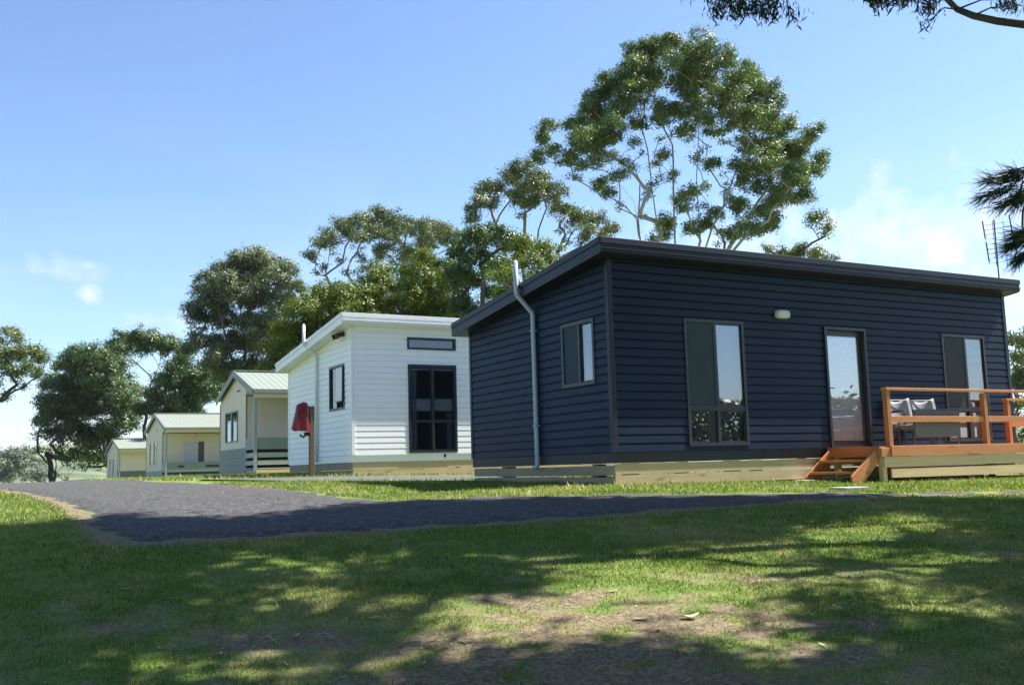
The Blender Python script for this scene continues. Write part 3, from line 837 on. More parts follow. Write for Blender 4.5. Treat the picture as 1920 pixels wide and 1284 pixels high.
# ------------------------------------------------------------------ cream gabled cabins
def gable_cabin(org, Wd, L, d, label):
    c = empty('cream_cabin', org, YAW)
    tag(c, label, 'cabin', 'cream gabled cabins further along the row')
    h, rz, pv = d['eave'], d['ridge'], 1.2
    rv = d['rv']; ev0, ev1 = -pv - .05, 2 * rv + pv + .05
    zz = lambda v: rz - abs(v - rv) * (rz - h) / (rv - ev0)
    wm = MB()
    zs = d['skirt']
    wv = d['win']                      # v0, v1, z0, z1 of the gable window
    # gable end wall around its window
    wm.box(0, .08, 0, wv[0], zs, 2.47); wm.box(0, .08, wv[1], Wd, zs, 2.47); wm.box(0, .08, wv[0], wv[1], zs, wv[2]); wm.box(0, .08, wv[0], wv[1], wv[3], 2.47)
    wm.prism([(0, 0, 2.47), (0, Wd, 2.47), (0, Wd, zz(Wd) - .06), (0, rv, zz(rv) - .06), (0, 0, zz(0) - .06)], [(.08, 0, 2.47), (.08, Wd, 2.47), (.08, Wd, zz(Wd) - .06), (.08, rv, zz(rv) - .06), (.08, 0, zz(0) - .06)])
    wm.box(.081, L, 0, .08, .12, zz(0) - .05)
    wm.box(.081, L, Wd - .08, Wd, .12, zz(Wd) - .05)
    wm.box(L, L + .08, 0, Wd, .12, 2.47)
    wm.build('wall', M['cream'], c)
    m = MB(); m.box(.085, L, 1.4, 1.46, .12, 2.4); m.build('inner_wall', M['interior'], c)
    # sage skirt boards on the gable end
    z = .06; n = 0
    if d['skirt'] > .2:
        while z < zs - .01:
            e = min(zs, z + .105)
            m = MB(); m.prism([(-.026, -.012, z), (-.026, Wd, z), (-.010, Wd, e), (-.010, -.012, e)], [(0, -.012, z), (0, Wd, z), (0, Wd, e), (0, -.012, e)])
            m.build('skirt_board', M['sage'], c); z = e
    m = MB(); m.box(-.02, .02, -.02, .02, .06, 2.52); m.box(-.02, .02, Wd - .02, Wd + .02, .06, 2.4); m.build('corner_trim', M['sage_trim'], c)
    m = MB(); m.box(.021, L, -.02, -.001, 2.45, 2.49); m.build('wall_trim', M['sage_trim'], c)
    m = MB(); m.box(.03, L, -.014, -.001, .205, .86); m.build('skirt_panel', M['steel_bearer' if len(d['rail']) == 4 else 'sage'], c)  # near-black backing on the slatted cabin makes the rail gaps read dark
    m = MB(); m.box(.04, L, .02, 1.2, -.4, .10); m.build('footing', M['steel_bearer'], c)
    # gable window: frame, sash, panes
    k = .04
    f = MB(); pbox(f, 's', wv[0], wv[0] + k, -.03, .03, wv[2], wv[3]); pbox(f, 's', wv[1] - k, wv[1], -.03, .03, wv[2], wv[3]); pbox(f, 's', wv[0] + k, wv[1] - k, -.03, .03, wv[2], wv[2] + k); pbox(f, 's', wv[0] + k, wv[1] - k, -.03, .03, wv[3] - k, wv[3])
    mid = (wv[0] + wv[1]) / 2; g = d.get('gap', .05)
    pbox(f, 's', mid - g, mid + g, -.02, .024, wv[2] + k, wv[3] - k)
    fw = f.build('window', M['cream'] if g > .06 else M['sage_trim'], c)
    m = MB(); pbox(m, 's', wv[0] + k, mid - g, -.012, -.008, wv[2] + k, wv[3] - k); m.build('pane', M['glass_dark'], fw)
    m = MB(); pbox(m, 's', mid + g, wv[1] - k, -.012, -.008, wv[2] + k, wv[3] - k); m.build('pane', M['glass'], fw)
    m = MB(); m.box(-.012, .0, rv - .35, rv + .05, 2.66, 2.71); m.build('gable_vent', M['black'], c)
    # roof: two sheets with ribs, barges, gutter
    o0 = -.12
    for (v0, v1) in ((ev0, rv), (rv, ev1)):
        m = MB()
        m.prism([(o0, v0, zz(v0)), (L + .2, v0, zz(v0)), (L + .2, v1, zz(v1)), (o0, v1, zz(v1))], [(o0, v0, zz(v0) + .05), (L + .2, v0, zz(v0) + .05), (L + .2, v1, zz(v1) + .05), (o0, v1, zz(v1) + .05)])
        u = o0 + .1
        while u < L:
            m.prism([(u, v0, zz(v0) + .051), (u + .05, v0, zz(v0) + .051), (u + .05, v1, zz(v1) + .051), (u, v1, zz(v1) + .051)], [(u + .018, v0, zz(v0) + .060), (u + .032, v0, zz(v0) + .060), (u + .032, v1, zz(v1) + .060), (u + .018, v1, zz(v1) + .060)]); u += .2
        m.build('roof', M['roof_green'], c)
        m = MB(); m.prism([(o0 - .03, v0, zz(v0) - .13), (o0 - .03, v1, zz(v1) - .13), (o0 - .03, v1, zz(v1) + .08), (o0 - .03, v0, zz(v0) + .08)], [(o0 - .002, v0, zz(v0) - .13), (o0 - .002, v1, zz(v1) - .13), (o0 - .002, v1, zz(v1) + .08), (o0 - .002, v0, zz(v0) + .08)])
        m.build('barge_board', M['sage_trim'], c)
    m = MB(); m.box(o0 - .01, L + .2, rv - .12, rv + .12, zz(rv) + .055, zz(rv) + .085); m.build('ridge_capping', M['roof_green'], c)
    m = MB(); m.box(o0, L + .2, ev0 - .12, ev0 - .002, zz(ev0) - .06, zz(ev0) + .045); m.build('gutter', M['sage_trim'], c)
    m = MB(); m.box(o0 + .05, L, ev0 + .04, ev0 + .12, zz(ev0) - .19, zz(ev0) - .004); m.build('porch_beam', M['cream'], c)
    m = MB(); m.prism([(.0, ev0 + .13, zz(ev0) - .12), (.0, -.022, zz(0) - .22), (.0, -.022, zz(0) - .06), (.0, ev0 + .13, zz(ev0) - .02)], [(.03, ev0 + .13, zz(ev0) - .12), (.03, -.022, zz(0) - .22), (.03, -.022, zz(0) - .06), (.03, ev0 + .13, zz(ev0) - .02)]); m.build('porch_end_panel', M['cream'], c)
    pv0 = -1.12
    for u in (-.02, 3.4, L - .2):
        m = MB(); m.box(u - .045, u + .045, pv0 - .045, pv0 + .045, -.25, zz(ev0) - .10); m.build('porch_post', M['post_grey'], c)
    m = MB(); m.box(.0, L, -1.18, -.025, .10, .20); m.build('porch_floor', M['pine_green'], c)
    if d['rail']:
        for (z0, z1, mt) in d['rail']:
            m = MB(); m.box(-.03, .0, pv0 + .05, -.03, z0, z1); m.build('rail_board', M[mt], c)
            m = MB(); m.box(.05, L - .3, pv0 - .02, pv0 + .01, z0, z1); m.build('rail_board', M[mt], c)
    if d.get('door'):
        u0, u1, z0, z1 = d['door']
        m = MB(); m.box(u0, u0 + .05, -.03, -.001, z0, z1); m.box(u1 - .05, u1, -.03, -.001, z0, z1); m.box(u0 + .05, u1 - .05, -.03, -.001, z1 - .05, z1); m.box(u0 + .05, u1 - .05, -.03, -.001, z0, z0 + .05)
        fw = m.build('window', M['cream'], c)
        s = u0 + (u1 - u0) * .66
        m = MB(); m.box(u0 + .05, s - .02, -.014, -.002, z0 + .05, z1 - .05); m.build('pane', M['lilac'], fw)
        m = MB(); m.box(s + .02, u1 - .05, -.014, -.002, z0 + .05, z1 - .05); m.build('pane', M['blind_dark'], fw)
        m = MB(); m.box(s - .019, s + .019, -.024, -.001, z0 + .05, z1 - .05); m.build('sash_stile', M['cream'], fw)
        m = MB(); m.box(u0 + .55, u0 + .68, -.09, -.001, 2.26, 2.42); m.build('porch_light', M['lamp'], c)
        m = MB()
        for q in ((.55, .85), (1.9, 2.6)): m.box(q[0], q[1], pv0 - .028, pv0 - .021, .72, .82)
        m.build('rail_slot', M['black'], c)
    return c
C1 = at(461.4, 890, 30.8); C2 = at(304, 898, 51); C3 = at(220, 903, 77)
G1 = gable_cabin((C1.x, C1.y, -0.06), 3.40, 9, dict(eave=2.52, ridge=3.27, rv=1.1, skirt=.88, win=(1.02, 2.62, 1.10, 2.08), rail=[(.80, 1.14, 'sage_trim'), (.56, .70, 'cream_rail'), (.34, .47, 'cream_rail'), (.22, .25, 'cream_rail')]),
    'cream gabled cabin with sage skirt half hidden behind the white cabin')
G2 = gable_cabin((C2.x, C2.y, -0.27), 4.80, 9, dict(eave=2.66, ridge=3.52, rv=1.75, skirt=.58, win=(1.58, 3.66, .88, 2.12), gap=.16, rail=[(.50, .98, 'sage_trim'), (.17, .36, 'sage_trim')], door=(1.0, 2.1, .90, 2.08)),
    'middle cream gabled cabin with a solid sage balustrade and curtained porch window')
G3 = gable_cabin((C3.x, C3.y, -0.32), 5.90, 9, dict(eave=2.50, ridge=3.36, rv=2.3, skirt=.10, win=(1.95, 4.35, .25, 1.85), gap=.55, rail=[]),
    'small farthest cream gabled cabin at the road end, porch without balustrade')

# ------------------------------------------------------------------ deck, steps, deck chairs
deck = empty('timber_deck', B0, YAW)
tag(deck, 'orange stained timber deck with railing along the blue cabin', 'deck')
DZ, DV, DU0, DU1 = .470, -1.20, 4.45, 11.6
v = DV + .03; nrow = 0
while v < -.04:
    m = MB(); m.box(DU0 + .03, DU1, v, min(v + .088, -.036), DZ - .024, DZ); m.build('deck_board', M['merbau'], deck); v += .093; nrow += 1
for (u0, u1) in ((4.66, 8.05), (8.055, DU1)):
    m = MB(); m.box(u0, u1, DV - .025, DV + .012, DZ - .168, DZ + .004); m.build('fascia_board', M['merbau'], deck, bevel=.004)
m = MB(); m.box(DU0 - .01, 4.655, DV - .005, DV + .028, DZ - .168, DZ - .026); m.build('fascia_board', M['merbau'], deck, bevel=.004)
m = MB(); m.box(DU0 - .012, DU0 + .024, DV + .03, -.04, DZ - .168, DZ - .001); m.build('fascia_board', M['merbau_y'], deck, bevel=.004)
for v in (-.95, -.3):
    m = MB(); m.box(DU0 + .05, DU1, v, v + .045, DZ - .165, DZ - .027); m.build('joist', M['pine_green'], deck)
rr = random.Random(3)
for (z0, z1) in ((.125, .296), (-.055, .100)):
    u = DU0 + .05 if z0 > 0 else 4.66
    while u < DU1:
        e = min(DU1, u + rr.uniform(2.2, 3.4))
        a_, b_ = rr.uniform(-.012, .012), rr.uniform(-.012, .012)
        m = MB(); m.prism([(u + .003, DV, z0 + a_), (e, DV, z0 + b_), (e, DV, z1 + b_ * .4), (u + .003, DV, z1 + a_ * .4)], [(u + .003, DV + .028, z0 + a_), (e, DV + .028, z0 + b_), (e, DV + .028, z1 + b_ * .4), (u + .003, DV + .028, z1 + a_ * .4)])
        m.build('skirt_plank', M['pine_green'], deck); u = e
for u in (4.5, 6.6, 8.6, 10.6):
    for v in (DV + .04, -.2):
        m = MB(); m.box(u, u + .09, v, v + .09, -.6, DZ - .17); m.build('bearer_post', M['old_post' if u > 5 else 'pine_green'], deck)
for (u, v, h) in ((4.715, DV, .925), (7.20, DV, .905), (9.9, DV, .905)):
    m = MB(); m.box(u - .045, u + .045, v + .012, v + .102, DZ + .005, DZ + h); m.build('railing_post', M['merbau_v'], deck, bevel=.004)
for (u0, u1) in ((4.655, 9.5), (9.502, DU1)):
    m = MB(); m.box(u0, u1, DV - .005, DV + .115, DZ + .927, DZ + .968); m.build('top_rail', M['merbau'], deck, bevel=.005)
for (u0, u1) in ((4.761, 7.154), (7.246, 9.854), (9.946, DU1)):
    m = MB(); m.box(u0, u1, DV + .035, DV + .08, DZ + .395, DZ + .495); m.build('mid_rail', M['merbau'], deck, bevel=.004)
m = MB(); m.box(9.00, 9.09, -.36, -.27, DZ + .001, DZ + .84); m.build('railing_post', M['merbau_v'], deck, bevel=.004)
m = MB(); m.box(8.98, DU1, -.37, -.26, DZ + .842, DZ + .882); m.build('top_rail', M['merbau'], deck, bevel=.004)
m = MB(); m.box(9.091, DU1, -.335, -.29, DZ + .34, DZ + .44); m.build('mid_rail', M['merbau'], deck, bevel=.004)

steps = empty('timber_steps', bl(4.15, -.6, -.05), YAW)
tag(steps, 'short flight of orange timber steps up to the glass door', 'steps')
T = Vector((4.15, -.6, -.05))
def L3(u, v, z): return (u - T.x, v - T.y, z - T.z)
for v in (-.10, -1.10):
    pr = [(4.436, .445), (4.436, .20), (4.06, -.12), (3.82, -.12), (3.82, .0)]
    m = MB(); m.prism([L3(u, v - .022, z) for u, z in pr], [L3(u, v + .022, z) for u, z in pr]); m.build('stringer', M['merbau'], steps, bevel=.004)
for (u0, z) in ((4.12, .265), (3.90, .075)):
    m = MB(); q = [L3(u0, -1.076, z - .042), L3(u0 + .26, -.124, z)]
    m.box(q[0][0], q[1][0], q[0][1], q[1][1], q[0][2], q[1][2]); m.build('tread', M['merbau_y'], steps, bevel=.004)

def armchair():
    r = empty('deck_chair', (0, 0, 0))
    fr = MB()
    for sx in (-.27, .27):
        fr.tube([(sx, -.26, 0), (sx, -.27, .60), (sx, -.24, .615), (sx, .22, .60), (sx, .25, .57), (sx, .30, 0)], .013, 8)
        fr.tube([(sx * .96, .02, .38), (sx * .96, .22, .36), (sx * .96, .36, .84)], .013, 8)
    fr.tube([(-.26, .36, .84), (.26, .36, .84)], .010, 8); fr.tube([(-.27, -.26, .36), (.27, -.26, .36)], .012, 8)
    fr.build('frame', M['dark_alu'], r)
    m = MB(); n = 8
    for i in range(n):
        for j in range(n):
            P = []
            for (a, b) in ((i, j), (i + 1, j), (i + 1, j + 1), (i, j + 1)):
                s, t = a / n, b / n
                sag = .055 * math.sin(math.pi * s) * (t ** 2)
                P.append((-.25 + .5 * s, .225 + .135 * t + .04 * math.sin(math.pi * s), .37 + .49 * t - sag + .02 * abs(2 * s - 1) * t))
            m.poly(P)
    o = m.build('back_sling', M['sling_pale'], r, smooth=True, weld=True); md = o.modifiers.new('t', 'SOLIDIFY'); md.thickness = .008
    m = MB()
    for i in range(n):
        for j in range(n):
            P = []
            for (a, b) in ((i, j), (i + 1, j), (i + 1, j + 1), (i, j + 1)):
                s, t = a / n, b / n
                P.append((-.25 + .5 * s, -.26 + .48 * t, .385 - .03 * t - .04 * math.sin(math.pi * s) * math.sin(math.pi * t)))
            m.poly(P)
    o = m.build('seat_sling', M['sling_pale'], r, smooth=True, weld=True); md = o.modifiers.new('t', 'SOLIDIFY'); md.thickness = .008
    for sx in (-.27, .27):
        m = MB(); m.box(sx - .028, sx + .028, -.27, .22, .614, .634); m.build('armrest', M['dark_alu'], r, bevel=.006)
    return r
def copy_tree(o, parent=None):
    c = o.copy(); COL.objects.link(c)
    if parent: c.parent = parent
    for ch in o.children: copy_tree(ch, c)
    return c
ch = armchair()
p_ = bl(6.02, -.50, DZ); ch.location = p_; ch.rotation_euler = (0, 0, YAW - .30)
tag(ch, 'grey sling deck chair right behind the end railing post', 'chair', 'chairs on the deck')
ch2 = copy_tree(ch)
ch2.location = bl(6.74, -.46, DZ); ch2.rotation_euler = (0, 0, YAW - .30)
tag(ch2, 'grey sling deck chair with its pale back clear above the railing', 'chair', 'chairs on the deck')
# low two seater with its back to the lawn
sf = empty('outdoor_sofa', bl(6.05, -.94, DZ), YAW)
tag(sf, 'low charcoal outdoor sofa turned with its back to the lawn', 'sofa')
m = MB()
for sx in (-.60, .58):
    m.tube([(sx, -.10, 0), (sx, -.11, .60)], .012, 8); m.tube([(sx, .20, 0), (sx, .20, .42)], .012, 8)
m.tube([(-.60, -.11, .60), (.58, -.11, .62)], .012, 8); m.tube([(-.1, -.10, 0), (-.1, -.10, .15)], .012, 8); m.tube([(.2, -.10, 0), (.2, -.10, .15)], .012, 8)
m.build('frame', M['dark_alu'], sf)
m = MB(); m.box(-.585, .565, -.125, -.095, .145, .60); m.build('back_panel', M['sling'], sf, bevel=.008)
m = MB(); m.box(-.57, .55, -.093, .20, .28, .36); m.build('seat', M['sling'], sf, bevel=.015)

# ------------------------------------------------------------------ hose cover on a post, antenna, pavers
hx, hy = -4.52, 22.45
hp = empty('hose_post', (hx, hy, gz1(hx, hy)), YAW)
tag(hp, 'brown square timber post that carries the red hose cover', 'post')
m = MB(); m.box(-.055, .055, -.055, .055, -.3, 1.56); m.build('post', M['old_post'], hp, bevel=.008)
m = MB(); m.box(-.17, -.057, -.03, .03, .90, .98); m.tube([(-.12, 0, .94), (-.20, -.03, .87), (-.28, -.04, .92)], .022, 8); m.build('tap', M['black'], hp)
rc = empty('hose_cover', (hx - .20, hy - .06, gz1(hx, hy) + 1.02), YAW)
rc.scale = (.86, .86, .86)
tag(rc, 'red vinyl hose reel cover hanging on the brown post', 'cover')
m = MB(); nn = 44; rows = [(0.0, .225, .15), (.05, .218, .147), (.14, .205, .14), (.26, .19, .13), (.40, .172, .12), (.52, .162, .112), (.62, .155, .105), (.68, .135, .095), (.71, .09, .07), (.72, .02, .02)]
rings = []
for z, rx, ry in rows:
    f = max(0, 1 - z / .62)
    rings.append([((rx + .034 * f * math.sin(6 * a + .6) + .014 * f * math.sin(11 * a)) * math.copysign(abs(math.cos(a)) ** .55, math.cos(a)) - .03 * f, (ry + .030 * f * math.sin(5 * a + 1) + .012 * f * math.sin(13 * a)) * math.copysign(abs(math.sin(a)) ** .55, math.sin(a)),
                   z - .045 * f * math.sin(a + 2.6) + .02 * f * math.sin(3 * a) + .02 * (z / .7) * math.cos(a) * (1 if z > .5 else 0)) for a in [2 * math.pi * k / nn for k in range(nn)]])
for r0, r1 in zip(rings, rings[1:]):
    for k in range(nn): m.poly([r0[k], r0[(k + 1) % nn], r1[(k + 1) % nn], r1[k]])
m.poly(rings[-1])
m.build('vinyl_hood', M['red'], rc, smooth=True, weld=True)
m = MB(); m.tube([(.212, 0, .58), (.22, .0, .3), (.235, .0, .05)], .008, 6); m.build('hood_seam', M['red'], rc)

AD = 34.0
ab = at(1873, 520, AD); top_ = at(1868, 415, AD)
ant = empty('tv_antenna', (ab.x, ab.y, gz1(ab.x, ab.y)), -.25)
tag(ant, 'dark grey television antenna on a mast behind the blue roof', 'antenna')
zt = top_.z - ant.location.z
m = MB(); m.tube([(0, 0, -.3), (0, 0, zt + .05)], .026, 8); m.build('mast', M['dark_alu'], ant)
m = MB()
for i in range(9): m.tube([(-.30, .08, zt - .10 - .17 * i), (.44, .08, zt - .04 - .17 * i)], .008, 5)
for x in (-.04, .30): m.tube([(x, .08, zt + .02), (x + .02, .08, zt - 1.55)], .010, 5)
m.build('reflector_grid', M['dark_alu'], ant)
for (x, z0, z1) in ((-.34, zt - .62, zt + .02), (.52, zt - .45, zt + .16), (-.28, zt - 1.45, zt - .72), (.60, zt - 1.20, zt - .55)):
    m = MB(); m.tube([(x, -.10, z0), (x - .05, -.10, z1)], .024, 6); m.build('dipole', M['black'], ant)
for z in (zt - .30, zt - 1.0):
    m = MB(); m.tube([(-.34, -.10, z), (0, .0, z + .03), (.55, -.10, z + .08)], .011, 5); m.build('dipole_arm', M['dark_alu'], ant)
wire = MB(); wa = Vector((ab.x, ab.y, ab.z + .15)); wb = wa + Vector((14, 3.5, .9))
wire.tube([wa.lerp(wb, t) - Vector((0, 0, .5 * math.sin(math.pi * t))) for t in np.linspace(0, 1, 14)], .010, 5)
wr = wire.build('cable', M['black']); tag(wr, 'thin black overhead cable running right from the antenna mast', 'cable')

for (px, py, s, lab) in ((1521, 903, .33, 'flat grey concrete paver at the foot of the steps'), (1590, 917.5, .22, 'small bright white paver lying in the grass by the road')):
    g = ground_at(px, py)
    m = MB(); pts = [(-s, -.17), (s * .9, -.2), (s, .15), (-s * .8, .2)]
    m.prism([(x, y, -.05) for x, y in pts], [(x, y, .035) for x, y in pts])
    o = m.build('concrete_paver', M['concrete'], bevel=.008); o.location = (g[0], g[1], gz1(*g)); o.rotation_euler = (0, 0, YAW)
    tag(o, lab, 'paver')

# ------------------------------------------------------------------ trees
def leaves(cl, size, layers, rng, flat=0.85, narrow=0.5, tuft=2.6, droop=0.0, fill=1.0):
    """leaf blades in small tufts that fill uneven clumps: cl rows are x, y, z, r"""
    V = []
    tr = size * tuft
    for (x, y, z, r) in cl:
        nt = max(3, int(fill * 2.6 * (r / tr) ** 2))
        d = rng.normal(size=(nt, 3)); d /= np.linalg.norm(d, axis=1)[:, None]
        d[:, 2] = np.where((d[:, 2] < -.3) & (rng.uniform(size=nt) < .6), -d[:, 2], d[:, 2])
        lump = 1 + .22 * np.sin(d[:, :1] * 5 + x * 3) + .18 * np.sin(d[:, 1:2] * 6 + y * 2 + d[:, 2:] * 5)
        rad = r * lump * rng.uniform(.12, 1.0, (nt, 1)) ** .38
        c = np.array([x, y, z]) + d * rad * np.array([1, 1, flat])
        n = max(4, int(1.6 * layers * 3.14 * r * r / (size * size * narrow) / nt))
        c = np.repeat(c, n, 0); dd = np.repeat(d, n, 0); N = len(c)
        q = rng.normal(size=(N, 3))
        p = c + q * tr * .44 * np.array([1, 1, .8])
        q /= np.linalg.norm(q, axis=1)[:, None]
        nrm = q * .35 + dd * .95 + rng.normal(size=(N, 3)) * .38 + np.array([0, 0, .30]); nrm /= np.linalg.norm(nrm, axis=1)[:, None]
        t = rng.normal(size=(N, 3)) - np.array([0, 0, droop]); t -= nrm * (t * nrm).sum(1)[:, None]; t /= np.linalg.norm(t, axis=1)[:, None] + 1e-9
        b = np.cross(nrm, t)
        s = size * rng.uniform(.6, 1.35, (N, 1))
        V.append(np.stack([p - t * s * .5, p + b * s * narrow * .5 - t * s * .05, p + t * s * .5 - nrm * s * .12, p - b * s * narrow * .5 - t * s * .05], 1))
    V = np.concatenate(V).reshape(-1, 3)
    return V

def limbs(base, trunks, cl, r0, rng, twig=0.02, sides=7, pw=.62):
    """trunk lines plus a limb from the nearest good point of the skeleton to every clump"""
    P = [Vector(base)]; par = [-1]
    for tr in trunks:
        prev = 0
        if isinstance(tr[0], int): prev = tr[0]; tr = tr[1:]
        for q in tr:
            q = Vector(q); a = P[prev]; steps_ = max(2, int((q - a).length / 0.8))
            for k in range(1, steps_ + 1):
                s = k / steps_
                j = Vector(rng.normal(0, .05, 3)) * (0 if k == steps_ else min(1, (q - a).length * .5))
                P.append(a.lerp(q, s) + j); par.append(prev); prev = len(P) - 1
    nt = len(P)
    order = sorted(range(len(cl)), key=lambda i: (Vector(cl[i][:3]) - Vector(base)).length)
    tips = []
    for i in order:
        c = Vector(cl[i][:3]) - Vector((0, 0, cl[i][3] * .25))
        arr = np.array([tuple(p) for p in P]); d = np.array(tuple(c)) - arr
        L = np.linalg.norm(d, axis=1); up = d[:, 2] / (L + 1e-6)
        cost = L * (1 + 1.3 * np.clip(.62 - up, 0, 2)); cost[0] *= 1.3
        a = int(np.argmin(cost)); st = P[a]; vec = c - st
        n = max(2, min(9, int(vec.length / .6))); prev = a
        side = Vector(rng.normal(0, 1, 3)); side -= vec * (side.dot(vec) / max(1e-6, vec.length_squared))
        side = side.normalized() * vec.length * .05 if side.length > 1e-6 else Vector()
        for k in range(1, n + 1):
            s = k / n
            P.append(st + Vector((vec.x * s ** 1.25, vec.y * s ** 1.25, vec.z * s ** .85)) + side * math.sin(math.pi * s) + Vector(rng.normal(0, .02, 3)) * vec.length * .25 * (k < n)); par.append(prev); prev = len(P) - 1
        tips.append(prev)
        # fine twigs inside the clump
        for _ in range(3):
            e = Vector(cl[i][:3]) + Vector(rng.normal(0, .5, 3)) * cl[i][3]
            P.append((P[prev] + e) / 2 + Vector(rng.normal(0, .08, 3)) * cl[i][3]); par.append(prev); P.append(e); par.append(len(P) - 2)
    R2 = [0.0] * len(P); kids = [[] for _ in P]
    for i in range(len(P) - 1, 0, -1): kids[par[i]].append(i)
    for i in range(len(P) - 1, -1, -1):
        R2[i] = max(twig ** 2, sum(R2[k] for k in kids[i]) * 1.0 if kids[i] else twig ** 2)
    sc = r0 / math.sqrt(R2[0])
    R = [max(twig * .5, r0 * (x / R2[0]) ** pw) for x in R2]
    m = MB()
    # draw chains
    done = set(); stack = [(0, k) for k in kids[0]]
    while stack:
        a, k = stack.pop()
        pts, rad = [P[a]], [min(R[a], R[k] * 1.25)]
        cur = k
        while True:
            pts.append(P[cur]); rad.append(R[cur])
            if not kids[cur]: break
            ks = sorted(kids[cur], key=lambda q: -R[q])
            for q in ks[1:]: stack.append((cur, q))
            cur = ks[0]
        m.tube(pts, rad, sides if rad[0] > .06 else 4, cap=False)
    return m

def tree(name, label, base, trunks, cl, r0, leafm, barkm, size, layers=2.6, seed=1, twig=.02, group=None, cat='tree', **kw):
    rng = np.random.default_rng(seed)
    r = empty(name, base)
    tag(r, label, cat, group)
    B = Vector(base)
    cl, more = [[(x - B.x, y - B.y, z - B.z, q) for (x, y, z, q) in c_] for c_ in cl]
    tr = [[q if isinstance(q, int) else Vector(q) - B for q in t] for t in trunks]
    limbs(Vector((0, 0, -.3)), tr, cl, r0, rng, twig * .8).build('trunk', barkm, r, smooth=True)
    V = leaves(cl + more, size, layers, rng, **kw)
    mesh_np('crown', V, np.arange(len(V), dtype=np.int32), 4, leafm, r)
    return r

LM = {
 'euc': leaf_mat('eucalypt_leaves', [(.055, .100, .022), (.105, .165, .040), (.165, .220, .070), (.23, .26, .13)], .5, .26, .5),
 'euc_grey': leaf_mat('grey_eucalypt_leaves', [(.062, .095, .036), (.105, .148, .060), (.165, .198, .100), (.24, .255, .165)], .5, .24, .5),
 'dark': leaf_mat('dark_broad_leaves', [(.028, .066, .015), (.052, .105, .024), (.088, .150, .038), (.130, .178, .060)], .45, .24, .5),
 'lime': leaf_mat('bright_shrub_leaves', [(.060, .100, .010), (.105, .155, .016), (.160, .205, .026), (.20, .23, .048)], .5, .28, .35),
 'olive': leaf_mat('olive_leaves', [(.060, .092, .020), (.100, .138, .032), (.145, .180, .048), (.18, .195, .07)], .45, .26, .45),
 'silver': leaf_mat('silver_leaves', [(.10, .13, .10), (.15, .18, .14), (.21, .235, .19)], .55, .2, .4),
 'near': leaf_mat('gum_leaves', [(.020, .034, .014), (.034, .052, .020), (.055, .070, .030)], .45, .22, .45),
 'needle': leaf_mat('sheoak_needles', [(.018, .040, .016), (.030, .058, .022), (.050, .080, .032)], .5, .2, .4),
}
BK = {'pale': bark_mat('pale_gum_bark', (.22, .18, .145), (.44, .39, .33)), 'dark': bark_mat('dark_bark', (.035, .028, .022), (.085, .07, .055)), 'mid': bark_mat('grey_bark', (.12, .10, .085), (.26, .22, .19))}

def clumps(D, lst, spread, seed, dup=3, grow=1.22, core=.70):
    """clump list measured as pixel, pixel, radius at distance D, spread in depth; each gets smaller neighbours"""
    rng = np.random.default_rng(seed); out = []; more = []
    for (px, py, r) in lst:
        d = D + rng.uniform(-spread, spread)
        p = at(px, py, d); R = r * grow * d / F_PX
        big = r > 13
        out.append((p.x, p.y, p.z, R * (core if big else 1.0)))
        for _ in range(dup + 5 if big else 0):
            o = rng.normal(size=3); o /= np.linalg.norm(o); o[2] = abs(o[2]) * 1.1 - .35; o *= R * rng.uniform(.50, .88) * np.array([1, 1.9, .9])
            more.append((p.x + o[0], p.y + o[1], p.z + o[2], R * rng.uniform(.32, .54)))
    return out, more
def ell(cx, cy, rx, ry, n, r0, r1, seed):
    q = random.Random(seed); o = []
    for _ in range(n):
        a, k = q.uniform(0, 6.283), math.sqrt(q.random()); o.append((cx + rx * k * math.cos(a), cy + ry * k * math.sin(a), q.uniform(r0, r1)))
    return o
def base_pt(px, D):
    p = at(px, 880, D); return (p.x, p.y, gz1(p.x, p.y))

T8 = [(1140,170,24),(1115,205,22),(1180,130,24),(1225,92,22),(1400,150,26),(1448,200,24),(1085,280,20),(1245,95,33),(1310,97,33),(1200,118,36),(1275,128,40),(1345,122,36),(1160,152,32),(1220,162,38),(1300,160,40),(1385,165,36),(1130,190,32),(1180,200,34),(1350,198,42),(1420,182,34),(1110,225,30),(1100,265,32),(1080,240,22),(1140,250,30),
 (1430,225,38),(1388,232,34),(1465,250,33),(1455,290,36),(1412,278,30),(1490,290,30),(1503,330,26),(1480,348,30),(1522,258,22),(1540,298,16),(1532,322,18),(1440,318,26),(1462,368,26),(1500,372,22),(1428,350,18),
 (1028,242,20),(1014,268,17),(1010,296,15),(1042,285,16),(1068,300,18),(1078,332,12),(1098,310,18),(1118,288,20),
 (1265,212,24),(1238,224,17),(1200,236,18),(1320,226,16),(1335,250,14),(1290,182,20),(1270,246,12),
 (1130,345,18),(1160,332,14),(1142,366,14),(1178,312,12),(1262,330,10),(1300,300,12),(1335,306,14),(1382,312,17),(1402,326,16),(1290,360,16),(1276,380,16),(1300,430,18),(1340,402,14),(1390,392,20),(1422,402,18),(1402,432,20),(1442,386,16),(1368,372,13),(1452,402,10),(1250,442,12),(1222,442,9),(1213,365,6),(1215,372,5),(1320,350,10)]
D8 = 45.0
T8 += ell(1270, 190, 150, 75, 16, 14, 20, 7) + ell(1450, 300, 70, 80, 9, 14, 19, 8) + ell(1130, 270, 50, 60, 6, 13.5, 17, 9) + ell(1330, 415, 120, 40, 18, 10, 15, 11) + ell(1230, 300, 70, 60, 6, 10, 14, 12)
rs8 = random.Random(4)
for _ in range(30):
    a_, q_ = rs8.uniform(0, 6.283), math.sqrt(rs8.random())
    T8.append((1290 + 160 * q_ * math.cos(a_), 330 + 110 * q_ * math.sin(a_), rs8.uniform(5, 9)))
